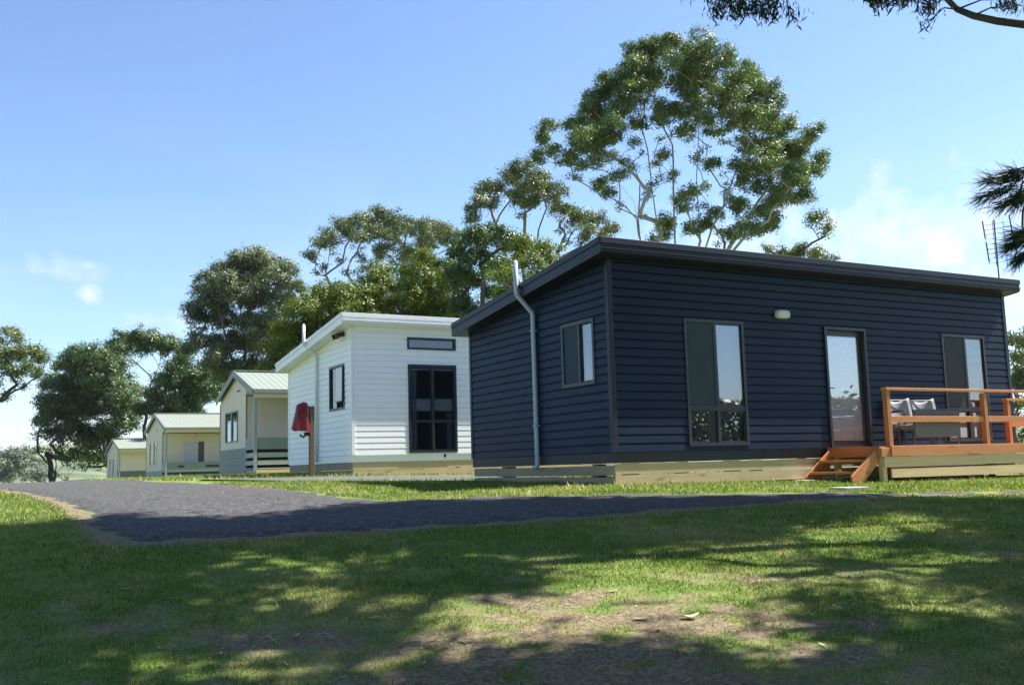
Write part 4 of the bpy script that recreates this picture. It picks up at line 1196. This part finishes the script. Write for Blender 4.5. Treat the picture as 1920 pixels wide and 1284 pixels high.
b8 = base_pt(1280, D8)
tk = lambda D, *q: [at(x, y, D) for x, y in q]
tree('eucalyptus_tree', 'huge spreading gum tree with pale bare trunks towering behind the blue roof', b8,
    [tk(D8, (1267, 560), (1265, 440), (1263, 320), (1255, 230), (1250, 150)), tk(D8 + .6, (1252, 520), (1236, 440), (1222, 350), (1214, 280), (1190, 220)), tk(D8 - .6, (1305, 520), (1312, 420), (1306, 330), (1310, 250), (1340, 180)),
     tk(D8 + 1, (1230, 560), (1197, 440), (1190, 380), (1150, 330)), tk(D8 + 1.4, (1230, 560), (1199, 440), (1200, 340), (1172, 270), (1140, 220)), tk(D8, (1330, 540), (1375, 450), (1420, 380), (1470, 320)), tk(D8 - 1, (1310, 500), (1355, 390), (1380, 320), (1420, 240)), tk(D8 - 1.5, (1320, 530), (1400, 440), (1480, 385))],
    clumps(D8, T8, 2.4, 1, dup=4, grow=1.25), 0.26, LM['euc'], BK['pale'], .105, 2.3, 2, .022)
tree('gum_sapling', 'thin leaning gum sprig just above the blue roof, right of the huge tree', base_pt(1500, 40.), [tk(40., (1490, 520), (1505, 470))],
    clumps(40., [(1530,412,15),(1549,424,13),(1518,420,9),(1546,441,9),(1538,402,8)], .4, 5), .045, LM['euc'], BK['dark'], .11, 2.4, 5, .012)
T7 = [(985,325,28),(950,337,22),(1012,350,26),(1040,362,22),(960,368,22),(1002,382,20),(1040,388,18),(910,360,24),(895,386,20),(884,412,15),(932,354,17),(1062,400,17),(1090,410,22),(1120,420,24),(1142,432,17),(1102,442,19),(1130,447,17),(1076,430,12),(1050,424,10),(920,390,10),(975,400,10),(1035,462,7),(1062,456,8),(1088,462,8)]
T7 += ell(1000, 375, 90, 45, 10, 12, 16, 6)
tree('eucalyptus_tree', 'pale topped gum tree left of the huge one, above the blue cabin eave', base_pt(985, 52.), [tk(52., (985, 540), (984, 430), (985, 370)), tk(52.5, (1000, 540), (1010, 430), (1025, 390)), tk(51.5, (960, 520), (930, 420), (915, 385)), tk(51., (1020, 540), (1060, 440))],
    clumps(52., T7, 2.0, 3), .22, LM['euc_grey'], BK['mid'], .115, 2.2, 3, .022)
T4 = [(715,412,26),(680,417,21),(750,416,24),(642,427,21),(620,446,19),(600,462,19),(580,480,14),(660,440,19),(700,440,22),(745,445,24),(785,430,23),(810,426,18),(832,432,16),(802,460,22),(762,474,18),(720,470,17),(842,462,20),(852,442,16),(610,500,9),(640,492,9),(592,512,8),(690,490,12),(670,470,11),(650,512,8),(740,500,10)]
T4 += ell(730, 445, 105, 40, 14, 12, 17, 5)
tree('eucalyptus_tree', 'wide gum tree with wispy lower branches behind the bright shrubs', base_pt(700, 62.), [tk(62., (700, 560), (705, 500), (712, 450)), tk(62.5, (640, 570), (612, 520), (608, 480)), tk(61.5, (740, 560), (755, 500), (760, 450)), tk(62, (790, 560), (800, 490))],
    clumps(62., T4, 2.5, 4), .25, LM['euc_grey'], BK['mid'], .135, 2.3, 4, .026)
T3 = [(480,487,24),(455,492,20),(506,500,22),(430,507,20),(414,532,23),(460,522,25),(510,530,24),(540,506,16),(550,542,20),(570,547,12),(400,562,23),(440,560,26),(490,560,28),(530,572,24),(376,546,12),(364,580,14),(350,596,11),(386,600,22),(430,602,25),(480,605,26),(526,602,24),(362,622,12),(376,642,17),(358,656,14),(420,650,20),(470,650,22),(510,642,22),(440,690,18),(480,690,18),(402,690,15),(346,660,9),(540,620,18)]
T3 += ell(465, 570, 95, 85, 22, 13.5, 19, 1) + ell(455, 660, 85, 40, 10, 14, 20, 2) + ell(440, 695, 70, 20, 6, 14, 18, 13)
tree('large_tree', 'big domed grey green tree rising behind the cream cabins', base_pt(455, 66.), [tk(66., (455, 720), (462, 640), (468, 560)), tk(65., (450, 720), (425, 640), (410, 580)), tk(66., (470, 700), (505, 620), (520, 560))],
    clumps(66., T3, 3.2, 6, dup=7, grow=1.36, core=1.0), .28, LM['euc_grey'], BK['mid'], .155, 2.0, 6, .026)
T6 = [(910,450,30),(950,456,28),(900,490,32),(880,530,32),(940,500,26),(985,462,22),(880,450,24),(870,580,26),(860,480,20),(855,520,20),(900,600,30),(960,590,26),(940,640,28),(880,640,30),(930,550,24)]
tree('evergreen_tree', 'dense dark green tree behind the left end of the blue roof', base_pt(900, 37.), [tk(37., (900, 700), (905, 560), (910, 480))], clumps(37., T6, 2.0, 7, dup=4, grow=1.25), .20, LM['dark'], BK['dark'], .095, 2.6, 7, .02)
T6b = [(1015,470,20),(1000,500,22),(975,480,20),(960,540,24),(1030,490,15),(1050,466,8),(1000,530,20),(950,515,16),(985,455,14),(1020,515,16),(940,570,24),(930,520,14),(1040,505,12),(990,575,24)]
tree('tall_shrub', 'olive bright shrub touching the sloping eave of the blue cabin', base_pt(985, 33.), [tk(33., (985, 700), (985, 540))], clumps(33., T6b, 1.4, 17, dup=4, grow=1.25), .14, LM['lime'], BK['dark'], .09, 2.6, 17, .02, group='bright shrubs behind the cabins', cat='shrub', narrow=.55)
SA = [(600,560,26),(575,590,26),(640,556,26),(560,582,18),(545,620,26),(580,640,34),(530,652,24),(520,692,24),(620,600,34),(650,592,28),(560,690,30),(600,680,34),(640,650,30),(530,730,24),(580,740,34),(640,720,34)]
SB = [(700,530,30),(680,560,28),(730,546,26),(665,582,26),(715,580,28),(750,572,22),(690,620,30),(740,620,30)]
SC = [(800,496,22),(825,520,28),(782,520,26),(850,532,24),(800,560,34),(840,570,30),(860,562,17),(770,562,24),(790,482,14),(846,506,16),(800,610,34),(850,610,26),(770,610,26)]
for lst, px, D, lab, lm, sd_ in ((SA, 590, 43., 'dark based bright green shrub behind the white cabin roof end', 'lime', 8), (SB, 705, 44., 'rounded lime green shrub in the middle behind the white roof', 'lime', 9), (SC, 815, 43., 'tall conical lime green shrub between the white and blue roofs', 'lime', 10)):
    tree('tall_shrub', lab, base_pt(px, D), [tk(D, (px, 760), (px, 640))], clumps(D, lst, 2.0, sd_, dup=7, grow=1.36, core=1.0), .14, LM[lm], BK['dark'], .10, 2.3, sd_, .02, group='bright shrubs behind the cabins', cat='shrub', narrow=.55)
T2 = [(150,666,20),(130,690,25),(176,670,24),(202,680,25),(110,722,23),(150,720,28),(190,720,28),(226,702,22),(95,762,20),(130,766,27),(180,766,30),(84,792,14),(100,812,16),(140,816,26),(190,816,26),(230,760,24),(250,732,20),(72,822,11),(88,846,11),(130,856,17),(170,856,20),(160,880,12),(192,870,12),(240,792,22),(215,662,16),(75,800,10),(70,845,8),(110,835,12),(215,840,16),(252,770,18)]
T2 += ell(160, 765, 75, 90, 24, 14, 20, 3)
tree('large_tree', 'dense dark broadleaf tree at the crest left of the farthest cabin', base_pt(100, 92.), [tk(92., (94, 890), (98, 850), (125, 780), (150, 720)), tk(92.5, (104, 890), (103, 850), (95, 800))] , clumps(92., T2, 4.0, 12, dup=7, grow=1.36, core=1.0), .27, LM['dark'], BK['dark'], .20, 1.7, 12, .03)
T2b = [(240,646,22),(270,641,22),(300,646,20),(326,656,18),(346,671,14),(330,690,18),(312,718,17),(350,710,19),(376,702,18),(400,716,15),(370,740,19),(340,750,19),(300,760,19),(390,746,15),(406,702,10),(230,652,14),(288,742,15),(275,770,17),(320,780,18),(360,770,17)]
T2b += ell(350, 745, 55, 45, 10, 13.5, 17, 4)
tree('large_tree', 'open crowned tree with a sky gap behind the two far cabins', base_pt(275, 84.), [tk(84., (270, 800), (278, 730), (300, 680))], clumps(84., T2b, 3.0, 13, dup=7, grow=1.36, core=1.0), .22, LM['dark'], BK['dark'], .18, 2.6, 13, .03)
T1 = [(20,634,22),(42,658,16),(10,668,24),(60,666,20),(84,676,16),(50,690,18),(20,700,18),(70,702,13),(40,640,11),(45,724,8),(30,716,9),(10,746,11),(-22,680,30),(-40,640,30),(-60,700,34),(-30,760,24),(-70,780,30),(-110,690,40),(-100,760,40),(-25,720,20)]
tree('large_tree', 'olive green tree leaning in at the far left of the lawn', base_pt(-60, 58.), [tk(58., (-55, 820), (-20, 770), (20, 730), (45, 712)), tk(58., (-60, 800), (-60, 700))], clumps(58., T1, 2.4, 14), .17, LM['olive'], BK['dark'], .13, 2.3, 14, .025)
T9 = [(1500,474,17),(1530,480,18),(1555,488,12),(1460,470,13),(1480,481,14),(1552,496,12),(1440,466,10),(1500,500,20),(1530,505,20),(1470,505,18)]
tree('round_tree', 'low rounded green tree top peeping over the blue roof', base_pt(1505, 50.), [tk(50., (1505, 700), (1505, 540))], clumps(50., T9, 1.4, 15), .22, LM['olive'], BK['dark'], .11, 3.0, 15, .02)
T10 = [(1900,640,16),(1915,672,18),(1905,720,18),(1925,700,22),(1910,762,16),(1900,802,11),(1945,640,28),(1945,760,28),(1925,620,12),(1912,782,13),(1960,700,30),(1935,820,20),(1905,690,12),(1905,830,10)]
tree('leafy_tree', 'light green leafy tree past the right end of the blue cabin', base_pt(1950, 36.), [tk(36., (1950, 800), (1945, 720))], clumps(36., T10, 1.6, 16), .16, LM['olive'], BK['mid'], .095, 2.6, 16, .02)
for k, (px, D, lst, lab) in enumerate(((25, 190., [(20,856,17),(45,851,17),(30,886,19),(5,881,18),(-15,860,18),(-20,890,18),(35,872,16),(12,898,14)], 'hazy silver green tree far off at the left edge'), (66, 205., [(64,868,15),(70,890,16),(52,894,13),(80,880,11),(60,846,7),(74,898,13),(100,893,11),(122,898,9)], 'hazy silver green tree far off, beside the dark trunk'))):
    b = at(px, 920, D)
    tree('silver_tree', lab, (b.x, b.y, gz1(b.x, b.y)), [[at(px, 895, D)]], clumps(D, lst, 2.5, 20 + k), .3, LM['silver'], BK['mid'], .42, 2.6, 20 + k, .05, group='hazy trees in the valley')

# foliage row added out of view on the right to darken the low panes
added_hedge = empty('hedge', (40, -8, gz1(40, -8)), 0)
tag(added_hedge, 'long green hedge mirrored low in the glass of the blue cabin', 'hedge')
rg_ = np.random.default_rng(61)
hc = [(rg_.uniform(-.6, .6), y, z + rg_.uniform(-.15, .15), .62) for y in np.arange(-26, 22, .7) for z in (.3, 1.0, 1.7, 2.4, 3.1, 3.8, 4.5)]
hv = leaves(hc, .42, 4.0, rg_, tuft=1.6)
mesh_np('foliage', hv, np.arange(len(hv), dtype=np.int32), 4, LM['dark'], added_hedge)
m = MB()
for y in np.arange(-26, 22, 1.4): m.tube([(0, y, -.2), (.05, y + .1, .8), (-.1, y, 4.2)], [.06, .05, .02], 5)
m.build('stem', BK['dark'], added_hedge)

# the two gums beside the photographer: their limbs hang into the picture and shade the lawn
SHADE_TOP = [(0, 985), (100, 985), (160, 966), (330, 960), (600, 950), (720, 940), (960, 934), (1400, 926), (1700, 925), (1920, 928)]
LIT = [(560,1062,120,20),(700,1046,70,14),(675,1112,90,16),(755,1122,60,16),(520,1130,50,10),(215,1238,110,22),(1170,1056,230,26),(1485,1034,100,16),(1710,980,110,16),(1580,1000,60,12),(1785,1052,70,18),(1685,1100,130,14),(1220,1160,300,58),(1010,1205,130,24),(1420,1150,90,30),(1860,1160,80,34),(1635,1196,90,12),(900,1200,90,16),(1400,1080,80,12),(1460,1266,60,10),(430,968,110,5),(1850,1010,40,12),(1250,1110,90,12),(400,1250,60,20),(700,1240,60,12)]
rng = np.random.default_rng(21)
can = []
for gy in np.arange(4.6, 14.2, .40):
    for gx in np.arange(-6.0, 9.0, .40):
        x, y = gx + rng.uniform(-.12, .12), gy + rng.uniform(-.12, .12)
        z = gz1(x, y); px, py = project(x, y, z)
        if px < -330 or px > 2250 or py > 1420: continue
        if py < np.interp(px, *zip(*SHADE_TOP)) + 9: continue
        mx_, my_ = .30 * F_PX / y, .34 * F_PX * 1.0 / y ** 2 + 2
        if any(((px - a) / (c + mx_)) ** 2 + ((py - b) / (d + my_)) ** 2 < 1 for a, b, c, d in LIT): continue
        if rng.uniform() < .04: continue
        for _ in range(14):
            h = rng.uniform(8.2, 12.5); k = h / SUN.z
            q = (x + SUN.x * k, y + SUN.y * k, z + h)
            qx, qy = project(*q); rad = .52 * F_PX / q[1]
            if qy + rad < -25 or qx - rad > 1960: can.append((*q, rng.uniform(.36, .52))); break
for gy in np.arange(-7, 4.4, .85):  # unseen clumps behind the camera, added to cut sky light on the foreground
    for gx in np.arange(-7.5, 9.5, .85):
        h = rng.uniform(8.5, 13.5); q = (gx + rng.uniform(-.3, .3) + SUN.x / SUN.z * h, gy + SUN.y / SUN.z * h, -1.8 + h)
        can.append((*q, rng.uniform(.6, .85)))
canA = [c for c in can if c[0] >= 5.5]; canB = [c for c in can if c[0] < 5.5]
hangA = []
for (px, py, D, r) in ((1345, 8, 11.4, 26), (1385, 22, 11.2, 24), (1420, 28, 11.3, 24), (1455, 20, 11.1, 22), (1480, 30, 11.2, 14), (1325, -12, 11.3, 30), (1440, -15, 11.2, 40), (1390, -20, 11.4, 40)):
    p = at(px, py, D); hangA.append((p.x, p.y, p.z, r * D / F_PX))
hangB = []
for (px, py, D, r) in ((1640, 6, 10.6, 20), (1670, 12, 10.5, 20), (1700, 6, 10.6, 20), (1735, 20, 10.4, 16), (1740, 42, 10.4, 10), (1760, 4, 10.5, 18), (1640, -20, 10.6, 30), (1720, -25, 10.5, 36), (1880, 0, 10.2, 22), (1905, 12, 10.2, 16), (1870, -25, 10.2, 30)):
    p = at(px, py, D); hangB.append((p.x, p.y, p.z, r * D / F_PX))
def near_gum(label, base, trunks, cl, hang, limb, lrad, seed, r0):
    rg = np.random.default_rng(seed); r = empty('gum_tree', base); tag(r, label, 'tree', 'gum trees that shade the lawn'); B = Vector(base)
    sh = lambda L_: [(x - B.x, y - B.y, z - B.z, q) for (x, y, z, q) in L_]
    tr = [[Vector(q) - B for q in t] for t in trunks]
    tm = limbs(Vector((0, 0, -.3)), tr, sh(cl), r0, rg, .010, pw=1.0)
    tm.build('trunk', BK['mid'], r, smooth=True)
    lp = [Vector(q) - B for q in limb]
    lm_ = MB(); lm_.tube(lp, lrad, 9)
    hs = sh(hang)
    for (x, y, z, q) in hs:
        c = Vector((x, y, z)); a = min(lp, key=lambda p: (p - c).length + (0 if p.z > c.z - .1 else .3))
        mid = a.lerp(c, .55) + Vector(rg.normal(0, .06, 3)) + Vector((0, 0, .08))
        lm_.tube([a, mid, c], [.012, .008, .004], 5)
        for _ in range(7):
            e = c + Vector(rg.normal(0, .6, 3)) * q; lm_.tube([mid.lerp(c, rg.uniform(.2, 1)), e], [.004, .0018], 3)
    lm_.build('limb', BK['dark'], r, smooth=True)
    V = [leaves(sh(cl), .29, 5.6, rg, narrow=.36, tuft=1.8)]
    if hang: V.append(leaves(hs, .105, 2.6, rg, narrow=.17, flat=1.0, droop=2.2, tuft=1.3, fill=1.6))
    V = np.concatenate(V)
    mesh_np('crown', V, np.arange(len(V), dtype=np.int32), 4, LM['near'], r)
lim = [(13.5, 9.7, 3.4), (9.8, 9.9, 3.7), at(2100, 72, 9.7), at(1980, 54, 9.8), at(1920, 46, 10.0), at(1870, 40, 10.1), at(1825, 30, 10.2), at(1795, 18, 10.3), at(1772, -4, 10.4), at(1755, -40, 10.5), at(1700, -110, 10.6)]
limB = [(12.5, 12.8, 5.5), (8.5, 12.3, 7.3), (5.4, 11.9, 6.8), at(1700, -190, 11.2), at(1560, -120, 11.2), at(1480, -70, 11.2), at(1400, -55, 11.3), at(1330, -60, 11.3)]
bA = (13.6, 9.6); bB = (12.8, 12.8)
near_gum('gum tree beside the lawn whose curved bare limb crosses the upper right corner', (bA[0], bA[1], gz1(*bA)), [[(13.5, 9.7, 4.0), (13.0, 10.4, 8.0), (12.6, 10.9, 10.5)]], canA, hangB, lim, [.09, .075, .058, .05, .043, .040, .037, .033, .028, .022, .012], 31, .13)
near_gum('gum tree whose thin leaf sprays dangle at the top edge', (bB[0], bB[1], gz1(*bB)), [[(12.7, 12.8, 3.6), (11.8, 12.8, 8.8)]], canB, hangA, limB, [.07, .055, .04, .03, .025, .018, .013, .008], 32, .11)

# she-oak at the right, its needle sprays reach into the frame
def sheoak():
    D = 9.0
    bs_ = at(2520, 880, D); base = (bs_.x, bs_.y, gz1(bs_.x, bs_.y)); B = Vector(base)
    r = empty('sheoak_tree', base); tag(r, 'dark needled tree whose tufts poke in at the right edge', 'tree')
    rg = np.random.default_rng(41)
    tips = [(at(1905, 350, D), at(1838, 372, D)), (at(1915, 335, D), at(1850, 338, D)), (at(1925, 362, D), at(1872, 386, D)), (at(1930, 320, D), at(1885, 326, D)), (at(1935, 345, D), at(1905, 380, D)),
            (at(1930, 450, D), at(1892, 462, D)), (at(1935, 435, D), at(1903, 440, D)), (at(1935, 470, D), at(1905, 488, D))]
    for _ in range(170):
        a = at(rg.uniform(2010, 2800), rg.uniform(-420, 560), D + rg.uniform(-1.3, 1.3)); tips.append((a, a + Vector(rg.normal(0, .3, 3)) - Vector((.1, 0, .15))))
    cl = [(a.x - B.x, a.y - B.y, a.z - B.z, .22) for a, _ in tips]
    limbs(Vector((0, 0, -.3)), [[at(2500, 500, D) - B, at(2470, 0, D) - B]], cl, .10, rg, .008).build('trunk', BK['dark'], r, smooth=True)
    V = []
    for a, b in tips:
        a, b = np.array(a) - np.array(B), np.array(b) - np.array(B)
        n = 260 if len(V) < 8 else 110; s = rg.uniform(-.1, 1, (n, 1)); p = a + (b - a) * s + rg.normal(0, .018, (n, 3))
        dr_ = (b - a) / np.linalg.norm(b - a) + rg.normal(0, .38, (n, 3)) + np.array([0, 0, -.15]); dr_ /= np.linalg.norm(dr_, axis=1)[:, None]
        ln = rg.uniform(.08, .20, (n, 1)); sd2 = np.cross(dr_, rg.normal(size=(n, 3))); sd2 /= np.linalg.norm(sd2, axis=1)[:, None]
        w = .0032
        V.append(np.stack([p - sd2 * w, p + sd2 * w, p + dr_ * ln + sd2 * w * .4, p + dr_ * ln - sd2 * w * .4], 1))
    V = np.concatenate(V).reshape(-1, 3)
    mesh_np('crown', V, np.arange(len(V), dtype=np.int32), 4, LM['needle'], r)
sheoak()

# ------------------------------------------------------------------ grass blades
def grass_mat():
    t = NT('grass_blades')
    r = t.island(); big = t.noise(.55, 4); mid = t.noise(3.0, 5, .6)
    lush = t.ramp(r, [(0, (.048, .100, .014)), (.5, (.125, .195, .028)), (1, (.25, .295, .070))])
    dry = t.ramp(r, [(0, (.19, .19, .060)), (.5, (.36, .34, .120)), (1, (.54, .48, .23))])
    k = t.math('MULTIPLY', t.math('SUBTRACT', t.math('ADD', t.math('MULTIPLY', big, .5), t.math('MULTIPLY', mid, .5)), .45), 4.0, True)
    col = t.mix(k, lush, dry)
    t.set('Base Color', col); t.set('Roughness', .5); t.set('Specular IOR Level', .3)
    tl = t.n.new('ShaderNodeBsdfTranslucent'); t.l.new(t.mix(1.0, col, (1.0, 1.1, .5), 'MULTIPLY'), tl.inputs['Color'])
    mx = t.n.new('ShaderNodeMixShader'); mx.inputs[0].default_value = .35
    t.l.new(t.p.outputs[0], mx.inputs[1]); t.l.new(tl.outputs[0], mx.inputs[2]); t.l.new(mx.outputs[0], t.out.inputs['Surface'])
    return t.m
def grass():
    rg = np.random.default_rng(51)
    XS, YS, HS = [], [], []
    for (y0, y1, dens, h) in ((4.6, 6.2, 9500, .020), (6.2, 8.0, 7500, .022), (8.0, 10.5, 4600, .026), (10.5, 14.0, 2600, .031), (14.0, 20.0, 1000, .045), (20, 34, 260, .06)):
        xw0, xw1 = -1.1 * y1 - 2, 1.1 * y1 + 2
        n = int((xw1 - xw0) * (y1 - y0) * dens)
        x = rg.uniform(xw0, xw1, n); y = rg.uniform(y0, y1, n)
        k = (np.abs(x) < .60 * y) | ((np.abs(x) < 1.05 * y + 2) & (rg.uniform(0, 1, n) < .22))
        x, y = x[k], y[k]
        XS.append(x); YS.append(y); HS.append(np.full(len(x), h))
    x, y, h = map(np.concatenate, (XS, YS, HS))
    keep = ~in_poly(x, y, ROAD_POLY)
    # cabin footprints, drive and deck
    for org, L, Wd, v0 in ((B0, 9.7, 4.8, -.02), (E0, 9.7, 4.95, -.02), (B0, 16, 2.2, 6.0), (B0, 9.7, 1.0, -.9)):
        u = (x - org.x) * U2.x + (y - org.y) * U2.y; v = (x - org.x) * V2.x + (y - org.y) * V2.y
        if v0 == 6.0: keep &= ~((u > -9.2) & (u < L) & (v > v0) & (v < v0 + Wd))
        elif v0 == -.9: keep &= ~((u > 4.7) & (u < 11.6) & (v > -1.0) & (v < 0))
        else: keep &= ~((u > 0) & (u < L) & (v > v0) & (v < Wd))
    d = dirt_amount(x, y) + rg.normal(0, .10, len(x)) + .22 * np.sin(x * 9 + 2 * np.sin(y * 7)) * np.sin(y * 11)
    nr = (y < 24)
    e = np.full(len(x), 9.0); e[nr] = edge_dist(x[nr], y[nr], NE_D[::2])
    d = np.maximum(d, np.clip(1 - e / .15, 0, 1))
    keep &= rg.uniform(0, 1, len(x)) > np.clip((d - .22) * 2.1, 0, .94)
    patch = .55 + .45 * np.sin(x * 1.9 + 1.1 * np.sin(y * 1.3)) * np.sin(y * 2.3 + x * .6)
    keep &= rg.uniform(0, 1, len(x)) < (.62 + .38 * patch)
    x, y, h, patch, d = x[keep], y[keep], h[keep], patch[keep], d[keep]
    n = len(x); z = gz(x, y)
    h = h * rg.uniform(.45, 1.35, n) * (.75 + .4 * patch) * (1 - .35 * np.clip(d, 0, 1))
    h = np.where(rg.uniform(0, 1, n) < .012, h * 2.0, h)
    a = rg.uniform(0, 6.283, n); lean = rg.uniform(.15, .95, n); w = (h * rg.uniform(.07, .13, n) + .0016 * (y / 7)) * np.where(np.abs(x) > .60 * y, 2.0, 1.0)
    dx, dy = np.cos(a), np.sin(a); sx, sy = -dy, dx
    P = lambda k, o, up: np.stack([x + dx * k + sx * o, y + dy * k + sy * o, z + up], 1)
    V = np.stack([P(0, -w, -.004), P(0, w, -.004), P(lean * h * 1.0, 0, h * .95)], 1)
    V2_ = V.reshape(-1, 3)
    o = mesh_np('grass', V2_, np.arange(len(V2_), dtype=np.int32), 3, grass_mat())
    tag(o, 'short patchy lawn grass with worn dry spots', 'grass', kind='stuff')
grass()

# ------------------------------------------------------------------ straw and leaf crumbs
def litter():
    rg = np.random.default_rng(71)
    n = 26000
    y = 4.6 + 9.5 * rg.uniform(0, 1, n) ** 1.6; x = rg.uniform(-.64, .64, n) * y
    d = dirt_amount(x, y)
    k = (rg.uniform(0, 1, n) < .10 + .75 * np.clip(d, 0, 1)) & ~in_poly(x, y, ROAD_POLY)
    x, y = x[k], y[k]; n = len(x); z = gz(x, y) + .005 + rg.uniform(0, .010, n)
    a = rg.uniform(0, 6.283, n); ln = rg.uniform(.006, .034, n) * np.where(rg.uniform(0, 1, n) < .08, 1.9, 1); w = np.where(rg.uniform(0, 1, n) < .55, .0013, .0045) + 0 * ln
    tl = rg.normal(0, .25, n)
    dx, dy = np.cos(a) * ln * .5, np.sin(a) * ln * .5; sx, sy = -np.sin(a) * w, np.cos(a) * w
    V = np.stack([np.stack([x - dx, y - dy, z - tl * ln * .5 + .002], 1), np.stack([x + sx, y + sy, z + .003], 1), np.stack([x + dx, y + dy, z + tl * ln * .5 + .002], 1), np.stack([x - sx, y - sy, z + .003], 1)], 1).reshape(-1, 3)
    t = NT('leaf_crumbs')
    t.set('Base Color', t.ramp(t.island(), [(0, (.10, .07, .045)), (.35, (.20, .15, .09)), (.7, (.36, .29, .18)), (1, (.52, .45, .32))])); t.set('Roughness', .8)
    o = mesh_np('leaf_litter', V, np.arange(len(V), dtype=np.int32), 4, t.m)
    tag(o, 'straw and leaf crumbs strewn over the worn lawn', 'litter', kind='stuff')
litter()

# ------------------------------------------------------------------ litter on the lawn
def leaf_obj(name, px, py, ln, wd, curl, rot, mat, label, cat, group=None):
    g = ground_at(px, py); m = MB(); n = 6
    for i in range(n):
        for sgn in (-1, 1):
            P = []
            for k in (i, i + 1):
                s = k / n; w = wd * math.sin(math.pi * min(.98, s * .96 + .02)) ** .8 * .5
                zz = curl * (2 * s - 1) ** 2 * ln
                P.append(((s - .5) * ln, 0, zz)); P.append(((s - .5) * ln, sgn * w, zz + curl * w * 1.5))
            m.poly([P[0], P[2], P[3], P[1]])
    o = m.build(name, mat, smooth=True, weld=True)
    o.modifiers.new('t', 'SOLIDIFY').thickness = .0015
    o.location = (g[0], g[1], gz1(*g) + .010); o.rotation_euler = (.08, -.05, rot)
    tag(o, label, cat, group)
leaf_obj('fallen_bark', 1295, 1160, .125, .06, .22, .2, M['pale_leaf'], 'largest pale curled bark piece lying on the sunny bare dirt', 'bark')
leaf_obj('fallen_bark', 1202, 1162, .11, .035, .1, .1, M['pale_leaf'], 'flat pale bark sliver left of the curled bark piece', 'bark')
rl = random.Random(8)
for (px, py) in ((433, 1097), (300, 1218), (556, 1194), (414, 1227), (792, 1248), (540, 1250), (644, 1272), (1148, 1110), (1395, 1068), (1545, 1212), (1236, 1182), (1030, 1225), (985, 1236), (870, 1205), (1370, 1214), (1690, 1222), (160, 1062), (1480, 1010), (1210, 1130), (700, 1160), (1110, 1208), (236, 1106)):
    leaf_obj('fallen_leaf', px, py, rl.uniform(.05, .095), rl.uniform(.014, .028), rl.uniform(.05, .3), rl.uniform(0, 6.28), M[rl.choice(['dry_leaf', 'pale_leaf', 'dry_leaf'])],
             'small dry gum leaf lying loose on the lawn', 'leaf', 'dry leaves scattered over the lawn')
for (px, py, ln) in ((940, 1250, .20), (1140, 1262, .16), (505, 1206, .14), (1080, 1130, .22), (1010, 1140, .15), (820, 1216, .18), (1290, 1210, .16), (610, 1200, .14)):
    g = ground_at(px, py); m = MB(); a = rl.uniform(-.6, .6)
    pts = [Vector(((s - .5) * ln * math.cos(a), (s - .5) * ln * math.sin(a) + .02 * math.sin(5 * s), .012 + .02 * math.sin(4 * s))) for s in np.linspace(0, 1, 6)]
    m.tube(pts, [.004, .0038, .0034, .003, .0025, .0015], 5); m.tube([pts[2], pts[2] + Vector((.03, .04, .02))], [.003, .0012], 5)
    o = m.build('twig', M['twig']); o.location = (g[0], g[1], gz1(*g) + .012)
    tag(o, 'thin grey twig lying on the worn dirt of the lawn', 'twig', 'twigs on the bare patches of the lawn')
for (px, py) in ((230, 945), (330, 930), (250, 958), (490, 950), (522, 943), (300, 918), (410, 926), (180, 930), (880, 975), (420, 975)):
    leaf_obj('road_leaf', px, py, rl.uniform(.10, .16), rl.uniform(.03, .05), .1, rl.uniform(0, 6.28), M['pale_leaf'], 'pale dry leaf flattened on the asphalt road', 'leaf', 'pale leaves on the road')

# ------------------------------------------------------------------ air
hm = bpy.data.materials.new('haze'); hm.use_nodes = True
hn = hm.node_tree.nodes; hn.remove(hn['Principled BSDF'])
hv_ = hn.new('ShaderNodeVolumePrincipled'); hv_.inputs['Color'].default_value = (.86, .93, 1, 1); hv_.inputs['Density'].default_value = HAZE; hv_.inputs['Anisotropy'].default_value = .2
hm.node_tree.links.new(hv_.outputs[0], hn['Material Output'].inputs['Volume'])
hz = MB(); hz.box(-1650, 1650, -330, 2650, -45, 95)
hzo = hz.build('haze', hm, kind='stuff'); tag(hzo, 'thin pale blue summer air over the whole place', 'haze')
